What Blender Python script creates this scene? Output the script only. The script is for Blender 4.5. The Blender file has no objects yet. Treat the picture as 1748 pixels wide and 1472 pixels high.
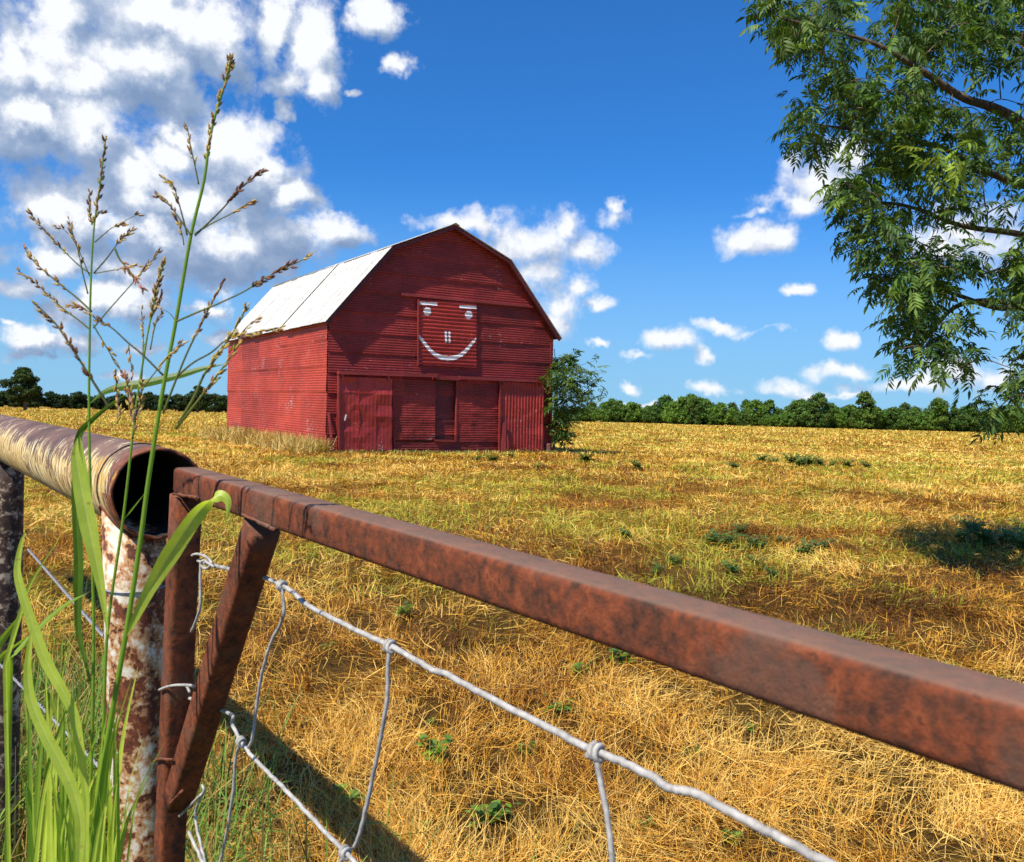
import bpy, math, random
import numpy as np
from mathutils import Vector, Matrix

random.seed(7)
RNG = np.random.default_rng(11)
SC = bpy.context.scene
COL = SC.collection
rad = math.radians

# ------------------------------------------------------------------ camera
H = 1.45                       # eye height
F = 1500.0                     # focal length in pixels of the 1748 px wide photograph
PITCH, ROLL = rad(1.81), rad(1.45)
RC = Matrix.Rotation(math.pi / 2 - PITCH, 3, 'X') @ Matrix.Rotation(ROLL, 3, 'Z')
cam = bpy.data.cameras.new("camera")
cam.sensor_width = 36.0
cam.lens = 36.0 * F / 1748.0
cam.clip_start, cam.clip_end = 0.02, 9000
cam.dof.use_dof = True
cam.dof.focus_distance = 2.6
cam.dof.aperture_fstop = 20.0
camo = bpy.data.objects.new("camera", cam)
camo.matrix_world = Matrix.Translation((0, 0, H)) @ RC.to_4x4()
COL.objects.link(camo)
SC.camera = camo
SC.view_settings.view_transform = 'Standard'
SC.view_settings.look = 'None'
SC.view_settings.exposure = 0.25
SC.view_settings.gamma = 1.0
SC.cycles.max_bounces = 5
SC.cycles.diffuse_bounces = 3
SC.cycles.use_adaptive_sampling = True
SC.cycles.adaptive_threshold = 0.025
SC.cycles.transparent_max_bounces = 6
SC.cycles.use_denoising = True


def ray(px, py):
    return RC @ Vector(((px - 874) / F, -(py - 736) / F, -1))


def P(px, py, d):
    return ray(px, py) * d + Vector((0, 0, H))


# ------------------------------------------------------------------ node helper
class NB:
    def __init__(s, tree):
        s.t = tree
        s.n = tree.nodes
        s.l = tree.links

    def put(s, sock, v):
        if isinstance(v, bpy.types.NodeSocket):
            s.l.new(v, sock)
        else:
            sock.default_value = v

    def math(s, op, a, b=None, c=None, clamp=False):
        m = s.n.new('ShaderNodeMath')
        m.operation = op
        m.use_clamp = clamp
        s.put(m.inputs[0], a)
        if b is not None:
            s.put(m.inputs[1], b)
        if c is not None:
            s.put(m.inputs[2], c)
        return m.outputs[0]

    def vmath(s, op, a, b=None, out=0):
        m = s.n.new('ShaderNodeVectorMath')
        m.operation = op
        s.put(m.inputs[0], a)
        if b is not None:
            s.put(m.inputs[1], b)
        return m.outputs[out]

    dims = '3D'

    def noise(s, vec, scale, detail=4, rough=.55, dist=0.0, out=0):
        m = s.n.new('ShaderNodeTexNoise')
        m.noise_dimensions = s.dims
        if vec is not None:
            s.l.new(vec, m.inputs['Vector'])
        m.inputs['Scale'].default_value = scale
        m.inputs['Detail'].default_value = detail
        m.inputs['Roughness'].default_value = rough
        m.inputs['Distortion'].default_value = dist
        return m.outputs[out]

    def smooth(s, v, a, b, lo=0.0, hi=1.0):
        m = s.n.new('ShaderNodeMapRange')
        m.interpolation_type = 'SMOOTHSTEP'
        s.put(m.inputs[0], v)
        for i, q in enumerate((a, b, lo, hi)):
            s.put(m.inputs[i + 1], q)
        return m.outputs[0]

    def lin(s, v, a, b, lo=0.0, hi=1.0):
        m = s.n.new('ShaderNodeMapRange')
        s.put(m.inputs[0], v)
        for i, q in enumerate((a, b, lo, hi)):
            s.put(m.inputs[i + 1], q)
        return m.outputs[0]

    def mix(s, f, a, b, mode='MIX'):
        m = s.n.new('ShaderNodeMix')
        m.data_type = 'RGBA'
        m.blend_type = mode
        s.put(m.inputs[0], f)
        s.put(m.inputs[6], a if isinstance(a, bpy.types.NodeSocket) else (*a, 1)[:4])
        s.put(m.inputs[7], b if isinstance(b, bpy.types.NodeSocket) else (*b, 1)[:4])
        return m.outputs[2]

    def ramp(s, f, stops):
        m = s.n.new('ShaderNodeValToRGB')
        e = m.color_ramp.elements
        while len(e) < len(stops):
            e.new(0.5)
        for el, (p, c) in zip(e, stops):
            el.position = p
            el.color = (*c, 1)
        s.put(m.inputs[0], f)
        return m.outputs[0]

    def scale(s, vec, xyz):
        return s.vmath('MULTIPLY', vec, xyz)

    def bump(s, h, strength=.3, dist=.01):
        m = s.n.new('ShaderNodeBump')
        m.inputs['Strength'].default_value = strength
        m.inputs['Distance'].default_value = dist
        s.l.new(h, m.inputs['Height'])
        return m.outputs[0]


def material(name):
    m = bpy.data.materials.new(name)
    m.use_nodes = True
    nb = NB(m.node_tree)
    bs = m.node_tree.nodes['Principled BSDF']
    tc = m.node_tree.nodes.new('ShaderNodeTexCoord')
    return m, nb, bs, tc.outputs['Object']


# ------------------------------------------------------------------ sun and sky
# light travels towards +x +y (a little of the barn's front is grazed), elevation about 52 degrees
SUN_AZ, SUN_EL = rad(46.8), rad(52.0)      # azimuth of travel measured from +X
sun = bpy.data.lights.new("sun", 'SUN')
sun.energy = 4.8
sun.angle = rad(0.53)
sun.color = (1.0, .94, .84)
suno = bpy.data.objects.new("sun", sun)
tr = Vector((math.cos(SUN_AZ) * math.cos(SUN_EL), math.sin(SUN_AZ) * math.cos(SUN_EL), -math.sin(SUN_EL)))
suno.rotation_euler = tr.to_track_quat('-Z', 'Y').to_euler()
suno.location = (-20, -20, 30)
COL.objects.link(suno)

world = bpy.data.worlds.new("World")
SC.world = world
world.use_nodes = True
wb = NB(world.node_tree)
bg = world.node_tree.nodes['Background']
sky = world.node_tree.nodes.new('ShaderNodeTexSky')
sky.sky_type = 'NISHITA'
sky.sun_disc = False
sky.sun_elevation = SUN_EL
sky.sun_rotation = math.atan2(-tr.x, -tr.y)
tcw = world.node_tree.nodes.new('ShaderNodeTexCoord')
sk_sep = world.node_tree.nodes.new('ShaderNodeSeparateXYZ')
sk_cmb = world.node_tree.nodes.new('ShaderNodeCombineXYZ')
wb.l.new(tcw.outputs['Generated'], sk_sep.inputs[0])
for _i in (0, 1):
    wb.l.new(sk_sep.outputs[_i], sk_cmb.inputs[_i])
wb.l.new(wb.math('ADD', wb.math('MULTIPLY', wb.math('MAXIMUM', sk_sep.outputs[2], 0.0), .95), .05), sk_cmb.inputs[2])
wb.l.new(sk_cmb.outputs[0], sky.inputs['Vector'])
sky.altitude = 200
sky.air_density = 1.0
sky.dust_density = 0.0
sky.ozone_density = 2.0
SKY_STRENGTH = 0.10

CLOUDS = [  # centre and radii in photograph pixels of each cloud lobe, turned into sky azimuth / elevation below
    (55, 185, 170, 100), (170, 95, 140, 105), (330, 60, 105, 75), (255, 120, 110, 85), (385, 110, 40, 40), (120, 30, 60, 50), (20, 90, 40, 55), (250, 20, 90, 50), (40, 250, 90, 26), (215, 175, 50, 35),
    (535, 75, 42, 75), (470, 50, 35, 60), (545, 140, 30, 40), (640, 22, 42, 34), (678, 118, 30, 26), (480, 185, 17, 20), (495, 140, 40, 20), (600, 160, 14, 8),
    (385, 255, 92, 62), (310, 268, 62, 45), (245, 292, 50, 40), (270, 345, 190, 95), (430, 345, 95, 60), (120, 385, 90, 52), (480, 400, 90, 42), (575, 398, 58, 30), (200, 445, 160, 32), (350, 430, 200, 60), (495, 325, 30, 20), (110, 350, 50, 30), (400, 300, 100, 50),
    (205, 512, 78, 36), (160, 530, 70, 20), (58, 575, 52, 26), (335, 530, 68, 24), (30, 490, 52, 18), (105, 452, 45, 28), (130, 590, 35, 20), (50, 605, 60, 12), (235, 595, 50, 14), (365, 575, 45, 18), (10, 545, 25, 8), (210, 640, 60, 10),
    (790, 388, 75, 20), (828, 390, 22, 30), (910, 415, 82, 48), (965, 388, 36, 30), (985, 430, 45, 30), (1052, 370, 40, 26), (1045, 352, 18, 14), (905, 470, 60, 30), (955, 515, 58, 38), (925, 545, 55, 32), (1028, 517, 28, 14), (990, 490, 30, 22),
    (1395, 315, 66, 40), (1445, 268, 45, 32), (1350, 345, 62, 24), (1290, 364, 45, 12), (1285, 412, 58, 28), (1330, 405, 26, 22), (1367, 498, 21, 13), (1240, 554, 34, 11), (1152, 583, 42, 21), (1195, 602, 20, 20), (1437, 577, 28, 16), (1442, 634, 48, 16),
    (1345, 658, 85, 16), (1215, 662, 62, 14), (1075, 658, 20, 12), (1015, 592, 22, 7), (1290, 566, 110, 13), (1090, 615, 30, 8), (1655, 400, 62, 52), (1600, 430, 50, 30), (1655, 640, 64, 22), (1560, 662, 80, 14), (1430, 670, 90, 10), (1100, 690, 120, 8),
]
FAINT = {(335, 530, 68, 24), (1052, 370, 40, 26), (1290, 364, 45, 12), (1290, 566, 110, 13), (1215, 662, 62, 14), (1345, 658, 85, 16), (1090, 615, 30, 8), (600, 160, 14, 8), (50, 605, 60, 12), (235, 595, 50, 14), (365, 575, 45, 18), (210, 640, 60, 10), (10, 545, 25, 8), (1430, 670, 90, 10), (1100, 690, 120, 8), (215, 175, 50, 35), (30, 490, 52, 18)}

# sunlit crests of the big bank on the left; everything else is lit by its own relief
CRESTS = [(83, 45, 34, 60), (20, 95, 25, 30), (52, 112, 50, 26), (290, 28, 70, 28), (370, 38, 45, 38), (243, 100, 70, 26), (143, 132, 40, 26), (61, 209, 46, 17), (161, 206, 50, 28), (413, 243, 62, 40), (455, 272, 28, 32),
          (248, 309, 34, 30), (300, 232, 26, 18), (109, 361, 52, 24), (278, 275, 40, 22), (261, 396, 30, 16), (391, 404, 38, 24), (561, 388, 50, 22), (500, 330, 28, 18), (100, 446, 34, 20), (191, 498, 60, 24), (57, 568, 46, 18), (374, 522, 34, 15), (330, 345, 40, 22), (190, 380, 30, 18),
          (535, 75, 40, 80), (640, 20, 40, 32), (678, 116, 28, 22), (475, 40, 24, 50), (545, 140, 30, 35)]


def cloud_group():
    g = bpy.data.node_groups.new("cloud_density", 'ShaderNodeTree')
    g.interface.new_socket("Vector", in_out='INPUT', socket_type='NodeSocketVector')
    g.interface.new_socket("Density", in_out='OUTPUT', socket_type='NodeSocketFloat')
    g.interface.new_socket("Body", in_out='OUTPUT', socket_type='NodeSocketFloat')
    nb = NB(g)
    nb.dims = '2D'
    gi = g.nodes.new('NodeGroupInput')
    go = g.nodes.new('NodeGroupOutput')
    v = gi.outputs[0]
    w = nb.noise(v, 16, 4, .6, out=1)
    w = nb.vmath('MULTIPLY', nb.vmath('SUBTRACT', w, (.5, .5, .5)), (.050, .040, 0))
    vw = nb.vmath('ADD', v, w)
    cur = None
    for c in CLOUDS:
        cx, cy, rx, ry = c
        d = ray(cx, cy).normalized()
        az, el = math.atan2(d.x, d.y), math.asin(d.z)
        s = 1.04 / F
        q = nb.vmath('SUBTRACT', vw, (az, el, 0))
        q = nb.vmath('MULTIPLY', q, (1 / (rx * s), 1 / (ry * s), 0))
        ln = nb.vmath('LENGTH', q, out=1)
        m = nb.math('SUBTRACT', (.38 if c[1] == 566 else .62) if c in FAINT else 1.0, ln)
        cur = m if cur is None else nb.math('SMOOTH_MAX', cur, m, .22)
    wd = nb.vmath('MULTIPLY', nb.vmath('SUBTRACT', nb.noise(v, 45, 5, .65, out=1), (.5, .5, .5)), (.036, .032, 0))
    vd = nb.vmath('ADD', v, wd)
    m = nb.n.new('ShaderNodeTexVoronoi')
    m.voronoi_dimensions = '2D'
    m.feature = 'SMOOTH_F1'
    m.inputs['Smoothness'].default_value = .5
    m.normalize = True
    nb.l.new(vd, m.inputs['Vector'])
    m.inputs['Scale'].default_value = 30
    m.inputs['Detail'].default_value = 2
    m.inputs['Roughness'].default_value = .5
    bl = nb.math('SUBTRACT', .36, m.outputs['Distance'])
    n = nb.noise(v, 24, 9, .62)
    body = nb.math('MAXIMUM', cur, -1.2)
    dens = nb.math('ADD', nb.math('ADD', body, .13), nb.math('MULTIPLY', bl, .75))
    dens = nb.math('ADD', dens, nb.math('MULTIPLY', nb.math('SUBTRACT', n, .5), 1.7))
    shade = nb.math('ADD', nb.math('MULTIPLY', body, .9), nb.math('MULTIPLY', bl, .55))
    shade = nb.math('ADD', shade, nb.math('MULTIPLY', nb.math('SUBTRACT', nb.noise(v, 24, 4, .55), .5), 1.1))
    g.links.new(shade, go.inputs[1])
    g.links.new(dens, go.inputs[0])
    return g


sep = world.node_tree.nodes.new('ShaderNodeSeparateXYZ')
dirn = wb.vmath('NORMALIZE', tcw.outputs['Generated'])
wb.l.new(dirn, sep.inputs[0])
az = wb.math('ARCTAN2', sep.outputs[0], sep.outputs[1])
el = wb.math('ARCSINE', sep.outputs[2])
cmb = world.node_tree.nodes.new('ShaderNodeCombineXYZ')
wb.l.new(az, cmb.inputs[0])
wb.l.new(el, cmb.inputs[1])
cg = cloud_group()


def cloud_eval(vec):
    n = world.node_tree.nodes.new('ShaderNodeGroup')
    n.node_tree = cg
    wb.l.new(vec, n.inputs[0])
    return n.outputs[0], n.outputs[1]


D0, B0 = cloud_eval(cmb.outputs[0])
D1, B1 = cloud_eval(wb.vmath('ADD', cmb.outputs[0], (-.010, .017, 0)))
relief = wb.math('SUBTRACT', D0, D1)
slope = wb.math('SUBTRACT', B0, B1)
cw = NB(world.node_tree)
cw.dims = '2D'
cwp = cw.vmath('ADD', cmb.outputs[0], cw.vmath('MULTIPLY', cw.vmath('SUBTRACT', cw.noise(cmb.outputs[0], 26, 6, .62, out=1), (.5, .5, .5)), (.055, .050, 0)))
crest, leftness = None, cw.smooth(az, -.13, -.10, 1.0, 0.0)
for cx, cy, rx, ry in CRESTS:
    d = ray(cx, cy).normalized()
    q = cw.vmath('SUBTRACT', cwp, (math.atan2(d.x, d.y), math.asin(d.z), 0))
    q = cw.vmath('MULTIPLY', q, (F / (rx * 1.35), F / (ry * 1.35), 0))
    k = cw.math('SUBTRACT', 1.0, cw.vmath('LENGTH', q, out=1))
    crest = k if crest is None else cw.math('SMOOTH_MAX', crest, k, .15)
crest = cw.smooth(crest, -.40, .95)
fine = cw.math('MULTIPLY', cw.math('SUBTRACT', cw.noise(cmb.outputs[0], 40, 7, .6), .5), .55)
base_l = wb.math('ADD', .19, wb.math('MULTIPLY', crest, .72))                       # the bank
base_r = .62                                                                        # scattered fair-weather puffs
lit = wb.math('ADD', wb.math('MULTIPLY', base_l, leftness), wb.math('MULTIPLY', wb.math('SUBTRACT', 1.0, leftness), base_r))
lit = wb.math('ADD', lit, wb.math('MULTIPLY', slope, .42))
lit = wb.math('ADD', wb.math('ADD', lit, fine), wb.smooth(D0, .60, .05, 0, .16), clamp=True)
alpha = wb.smooth(D0, -.08, wb.math('SUBTRACT', .95, wb.math('MULTIPLY', leftness, .33)))
ccol = wb.ramp(lit, [(0.0, (.19, .28, .45)), (.28, (.28, .37, .54)), (.52, (.47, .54, .67)), (.80, (.82, .84, .88))])
skyc = wb.vmath('MULTIPLY', sky.outputs[0], (SKY_STRENGTH * .24, SKY_STRENGTH * .78, SKY_STRENGTH * 1.38))
hsv = world.node_tree.nodes.new('ShaderNodeHueSaturation')
hsv.inputs['Saturation'].default_value = 1.0
hsv.inputs['Hue'].default_value = 0.5
hsv.inputs['Value'].default_value = 1.0
wb.l.new(skyc, hsv.inputs['Color'])
hz = wb.mix(wb.smooth(sk_sep.outputs[2], .26, -.03, 0, .85), hsv.outputs[0], (.27, .48, .66))      # pale low air
final = wb.mix(alpha, hz, ccol)
wb.l.new(final, bg.inputs['Color'])
bg.inputs['Strength'].default_value = 1.0
world.cycles.sampling_method = 'MANUAL'
world.cycles.sample_map_resolution = 512


# ------------------------------------------------------------------ mesh helpers
def catmull(pts, n=6):
    pts = [Vector(p) for p in pts]
    if len(pts) < 3:
        return [pts[0].lerp(pts[-1], i / n) for i in range(n + 1)]
    q = [pts[0] * 2 - pts[1]] + pts + [pts[-1] * 2 - pts[-2]]
    out = []
    for i in range(1, len(q) - 2):
        a, b, c, d = q[i - 1:i + 3]
        for k in range(n):
            t = k / n
            out.append(.5 * ((2 * b) + (c - a) * t + (2 * a - 5 * b + 4 * c - d) * t * t + (3 * b - a - 3 * c + d) * t ** 3))
    out.append(pts[-1])
    return out


class MB:
    def __init__(s):
        s.v, s.f, s.c = [], [], []

    def add(s, vs, fs, col=None):
        o = len(s.v)
        s.v.extend(Vector(p) for p in vs)
        s.f.extend(tuple(i + o for i in f) for f in fs)
        s.c.extend([col or (1, 1, 1)] * len(vs))

    def box(s, c, ax, ay, az, hx, hy, hz, col=None):
        c, ax, ay, az = Vector(c), Vector(ax) * hx, Vector(ay) * hy, Vector(az) * hz
        vs = [c + ax * i + ay * j + az * k for i in (-1, 1) for j in (-1, 1) for k in (-1, 1)]
        s.add(vs, [(0, 1, 3, 2), (4, 6, 7, 5), (0, 4, 5, 1), (2, 3, 7, 6), (0, 2, 6, 4), (1, 5, 7, 3)], col)

    def sweep(s, path, sect, up, caps=True, col=None, scales=None):
        """section points (a, b) are set on side / up axes along the path"""
        path = [Vector(p) for p in path]
        up = Vector(up)
        n = len(sect)
        vs = []
        for i, p in enumerate(path):
            t = (path[min(i + 1, len(path) - 1)] - path[max(i - 1, 0)]).normalized()
            side = t.cross(up).normalized()
            u = side.cross(t).normalized()
            k = scales[i] if scales else 1
            for a, b in sect:
                vs.append(p + side * a * k + u * b * k)
        fs = []
        for i in range(len(path) - 1):
            for j in range(n):
                fs.append((i * n + j, i * n + (j + 1) % n, (i + 1) * n + (j + 1) % n, (i + 1) * n + j))
        if caps:
            fs.append(tuple(range(n))[::-1])
            fs.append(tuple((len(path) - 1) * n + j for j in range(n)))
        s.add(vs, fs, col)

    def tube(s, path, r, n=8, col=None, caps=True):
        path = [Vector(p) for p in path]
        L = len(path)
        rr = r if isinstance(r, (list, tuple)) else [r] * L
        t0 = (path[1] - path[0]).normalized()
        up = Vector((0, 0, 1)) if abs(t0.z) < .8 else Vector((0, 1, 0))
        vs = []
        for i, p in enumerate(path):
            t = (path[min(i + 1, L - 1)] - path[max(i - 1, 0)]).normalized()
            side = t.cross(up)
            if side.length < 1e-5:
                side = t.orthogonal()
            side.normalize()
            up = side.cross(t).normalized()
            for j in range(n):
                a = 2 * math.pi * j / n
                vs.append(p + (side * math.cos(a) + up * math.sin(a)) * rr[i])
        fs = [(i * n + j, i * n + (j + 1) % n, (i + 1) * n + (j + 1) % n, (i + 1) * n + j) for i in range(L - 1) for j in range(n)]
        if caps:
            fs += [tuple(range(n))[::-1], tuple((L - 1) * n + j for j in range(n))]
        s.add(vs, fs, col)

    def ribbon(s, path, widths, side, fold=.25, cols=None):
        """leaf blade with a raised fold along the midrib, double rows each side"""
        path = [Vector(p) for p in path]
        L = len(path)
        side = Vector(side).normalized()
        vs, cs = [], []
        for i, p in enumerate(path):
            t = (path[min(i + 1, L - 1)] - path[max(i - 1, 0)]).normalized()
            sd = (side - t * side.dot(t)).normalized()
            nm = sd.cross(t)
            w = widths[i] / 2
            for k, a in enumerate((-1, -.5, -.08, 0, .08, .5, 1)):
                vs.append(p + sd * a * w + nm * (abs(a) * w * fold))
                cs.append((cols or ((1, 1, 1), (1, 1, 1)))[0 if abs(a) < .05 else 1])
        fs = [(i * 7 + j, i * 7 + j + 1, (i + 1) * 7 + j + 1, (i + 1) * 7 + j) for i in range(L - 1) for j in range(6)]
        o = len(s.v)
        s.v.extend(vs)
        s.c.extend(cs)
        s.f.extend(tuple(i + o for i in f) for f in fs)

    def seed(s, p, d, ln, w, col=None):
        """small pointed grain"""
        p, d = Vector(p), Vector(d).normalized()
        a = d.orthogonal().normalized()
        b = d.cross(a)
        vs = [p]
        for k, (t, r) in enumerate(((.3, 1.0), (.65, .8))):
            for j in range(5):
                g = 2 * math.pi * j / 5 + k * .3
                vs.append(p + d * ln * t + (a * math.cos(g) + b * math.sin(g)) * w * .5 * r)
        vs.append(p + d * ln)
        fs = [(0, 1 + (j + 1) % 5, 1 + j) for j in range(5)]
        fs += [(1 + j, 1 + (j + 1) % 5, 6 + (j + 1) % 5, 6 + j) for j in range(5)]
        fs += [(6 + j, 6 + (j + 1) % 5, 11) for j in range(5)]
        s.add(vs, fs, col)

    def build(s, name, mat, parent=None, smooth=False, colour=False, local=False):
        me = bpy.data.meshes.new(name)
        off = Vector((0, 0, 0))
        if parent is not None and not local:
            off = parent['_base'] if '_base' in parent else Vector(BASE.get(parent.name, (0, 0, 0)))
        me.from_pydata([p - off for p in s.v], [], s.f)
        if colour:
            at = me.attributes.new('tint', 'FLOAT_COLOR', 'POINT')
            arr = np.ones((len(s.v), 4), np.float32)
            arr[:, :3] = np.array(s.c, np.float32)
            at.data.foreach_set('color', arr.ravel())
        if smooth:
            me.polygons.foreach_set('use_smooth', [True] * len(me.polygons))
        if mat:
            me.materials.append(mat)
        me.update()
        o = bpy.data.objects.new(name, me)
        if parent is not None:
            o.parent = parent
            BASE[o.name] = off
        COL.objects.link(o)
        return o


BASE = {}       # world position of each thing's base, so that its parts' meshes can be given in world space


def np_mesh(name, V, T, mat, cols=None, smooth=False, parent=None):
    """triangle mesh from numpy arrays"""
    me = bpy.data.meshes.new(name)
    V = np.asarray(V, np.float32)
    T = np.asarray(T, np.int32)
    me.vertices.add(len(V))
    me.vertices.foreach_set('co', V.ravel())
    k = T.shape[1]
    me.loops.add(T.size)
    me.loops.foreach_set('vertex_index', T.ravel())
    me.polygons.add(len(T))
    me.polygons.foreach_set('loop_start', np.arange(0, T.size, k, dtype=np.int32))
    if smooth:
        me.polygons.foreach_set('use_smooth', np.ones(len(T), bool))
    me.update(calc_edges=True)
    if cols is not None:
        at = me.attributes.new('tint', 'FLOAT_COLOR', 'POINT')
        a = np.ones((len(V), 4), np.float32)
        a[:, :3] = cols
        at.data.foreach_set('color', a.ravel())
    if mat:
        me.materials.append(mat)
    o = bpy.data.objects.new(name, me)
    if parent is not None:
        o.parent = parent
    COL.objects.link(o)
    return o


def tag(o, label=None, cat=None, group=None, kind=None):
    if label:
        o['label'] = label
    if cat:
        o['category'] = cat
    if group:
        o['group'] = group
    if kind:
        o['kind'] = kind
    return o


def thing(name, loc, label, cat, group=None, rotz=0.0):
    o = bpy.data.objects.new(name, None)
    o.empty_display_size = .1
    o.location = loc
    o.rotation_euler = (0, 0, rotz)
    COL.objects.link(o)
    BASE[o.name] = Vector(loc)
    return tag(o, label, cat, group)


def copy_tree(o, parent=None):
    c = o.copy()
    COL.objects.link(c)
    if parent is not None:
        c.parent = parent
    for ch in list(o.children):
        copy_tree(ch, c)
    return c


_G = RNG.random((256, 256))


def vnoise(x, y):
    xi, yi = np.floor(x).astype(int), np.floor(y).astype(int)
    fx, fy = x - xi, y - yi
    fx, fy = fx * fx * (3 - 2 * fx), fy * fy * (3 - 2 * fy)
    g = lambda a, b: _G[a % 256, b % 256]
    return (g(xi, yi) * (1 - fx) + g(xi + 1, yi) * fx) * (1 - fy) + (g(xi, yi + 1) * (1 - fx) + g(xi + 1, yi + 1) * fx) * fy


def fbm(x, y, o=4):
    s, a, t = 0, 1, 0
    for i in range(o):
        s = s + a * vnoise(x * 2 ** i + 17 * i, y * 2 ** i + 31 * i)
        t += a
        a *= .55
    return s / t


def gz(x, y):
    """height of the ground: the field falls gently away beyond the fence"""
    x, y = np.asarray(x, float), np.asarray(y, float)
    yy = np.clip(y, 0, 9000)
    z = -.0122 * yy - .0016 * np.logaddexp(0, (yy - 42) / 6) * 6
    r = np.hypot(x, y)
    amp = np.clip(r / 12, .25, 1.0)
    z = z + (fbm(x / 2.6, y / 2.6, 3) - .5) * .09 * amp + (fbm(x / 17 + 5, y / 17, 2) - .5) * .22 * np.clip((r - 6) / 30, 0, 1)
    return z


def gz1(x, y):
    return float(gz(np.array([x]), np.array([y]))[0])


def ground_hit(px, py):
    d = ray(px, py)
    lo, hi = .5, 600.0
    for _ in range(50):
        m = math.sqrt(lo * hi)
        p = d * m
        if p.z + H > gz1(p.x, p.y):
            lo = m
        else:
            hi = m
    p = d * lo
    return Vector((p.x, p.y, gz1(p.x, p.y)))


# ------------------------------------------------------------------ materials
def mat_leaf(name, trans=.35, rough=.5, gain=1.0, spec=.3, streak=0, vary=0.0):
    m, nb, bs, oc = material(name)
    at = m.node_tree.nodes.new('ShaderNodeAttribute')
    at.attribute_name = 'tint'
    c = at.outputs['Color']
    if gain != 1.0:
        c = nb.vmath('MULTIPLY', c, (gain,) * 3)
    if streak:                                   # blotches, dry spots and fine veins
        n = nb.noise(oc, streak, 6, .65)
        c = nb.mix(nb.smooth(n, .42, .62, .22, 0), c, (.20, .34, .02))
        c = nb.mix(nb.smooth(nb.noise(oc, streak * 3.3, 4, .6), .66, .72, 0, .75), c, (.42, .24, .06))
        nb.l.new(nb.bump(nb.noise(nb.scale(oc, (1, 1, .06)), 900, 2, .5), .25, .0006), bs.inputs['Normal'])
    if vary:                                     # each tree of a row its own green
        oi = m.node_tree.nodes.new('ShaderNodeObjectInfo')
        k = oi.outputs['Random']
        c = nb.mix(.8, c, nb.ramp(k, [(0, (.55, .62, .75)), (.35, (1, 1, 1)), (.7, (1.25, 1.2, .8)), (1, (.8, .85, .8))]), 'MULTIPLY')
    nb.l.new(c, bs.inputs['Base Color'])
    bs.inputs['Roughness'].default_value = rough
    bs.inputs['Specular IOR Level'].default_value = spec
    if trans > 0:
        tl = m.node_tree.nodes.new('ShaderNodeBsdfTranslucent')
        nb.l.new(nb.vmath('MULTIPLY', c, (1.5, 1.45, .6)), tl.inputs['Color'])
        mx = m.node_tree.nodes.new('ShaderNodeMixShader')
        mx.inputs[0].default_value = trans
        nb.l.new(bs.outputs[0], mx.inputs[1])
        nb.l.new(tl.outputs[0], mx.inputs[2])
        nb.l.new(mx.outputs[0], m.node_tree.nodes['Material Output'].inputs[0])
    return m


M_LEAF = mat_leaf('leaf', .34, .52, 1.0, .32)
M_FARLEAF = mat_leaf('far_leaf', .18, .7, 1.0, .15, 0, 1.0)
M_STRAW = mat_leaf('straw', .15, .55, 1.0, .25)
M_BLADE = mat_leaf('green_blade', .42, .42, 1.0, .4, 30)

M_SEED = mat_leaf('seed_head', .2, .6, 1.0, .3)


def mat_bark():
    m, nb, bs, oc = material('bark')
    n = nb.noise(nb.scale(oc, (6, 6, 1.5)), 4, 8, .65)
    nb.l.new(nb.ramp(n, [(.3, (.055, .035, .022)), (.55, (.16, .105, .062)), (.75, (.30, .21, .13))]), bs.inputs['Base Color'])
    bs.inputs['Roughness'].default_value = .9
    nb.l.new(nb.bump(n, .8, .02), bs.inputs['Normal'])
    return m


def mat_ground():
    m, nb, bs, oc = material('mown_field')
    big = nb.noise(nb.scale(oc, (.10, .22, 0)), 1.0, 5, .6)
    band = nb.noise(nb.scale(oc, (.025, .35, 0)), 1.0, 4, .6)
    mid = nb.noise(nb.scale(oc, (1.0, 1.6, 0)), 1.2, 6, .65)
    fine = nb.noise(nb.scale(oc, (14, 34, 0)), 1.0, 6, .7)
    vfine = nb.noise(nb.scale(oc, (90, 160, 0)), 1.0, 4, .7)
    k = nb.math('ADD', nb.math('MULTIPLY', big, .55), nb.math('MULTIPLY', band, .45))
    k = nb.math('ADD', nb.math('MULTIPLY', k, .55), nb.math('ADD', nb.math('MULTIPLY', mid, .25), nb.math('MULTIPLY', fine, .2)))
    c = nb.ramp(k, [(.33, (.26, .115, .015)), (.42, (.45, .24, .028)), (.50, (.62, .38, .045)), (.58, (.74, .49, .07)), (.7, (.80, .59, .14))])
    gn = nb.noise(nb.scale(oc, (.35, .8, 0)), 1.0, 5, .65)
    c = nb.mix(nb.smooth(gn, .53, .66, 0, .62), c, (.17, .17, .025))
    c = nb.mix(nb.smooth(fine, .36, .62, .7, 0), c, (.11, .055, .012), 'MIX')
    c = nb.mix(nb.smooth(vfine, .42, .6, .5, 0), c, (.12, .062, .014), 'MIX')
    ln_ = nb.vmath('LENGTH', oc, out=1)          # ground painted darker near the origin, for the shaded gaps between straws
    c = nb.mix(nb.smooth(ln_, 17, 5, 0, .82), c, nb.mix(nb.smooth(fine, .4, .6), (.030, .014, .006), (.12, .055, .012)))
    nb.l.new(c, bs.inputs['Base Color'])
    bs.inputs['Roughness'].default_value = .95
    bs.inputs['Specular IOR Level'].default_value = .1
    h = nb.math('ADD', fine, nb.math('MULTIPLY', vfine, .6))
    nb.l.new(nb.bump(h, .7, .06), bs.inputs['Normal'])
    return m


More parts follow.
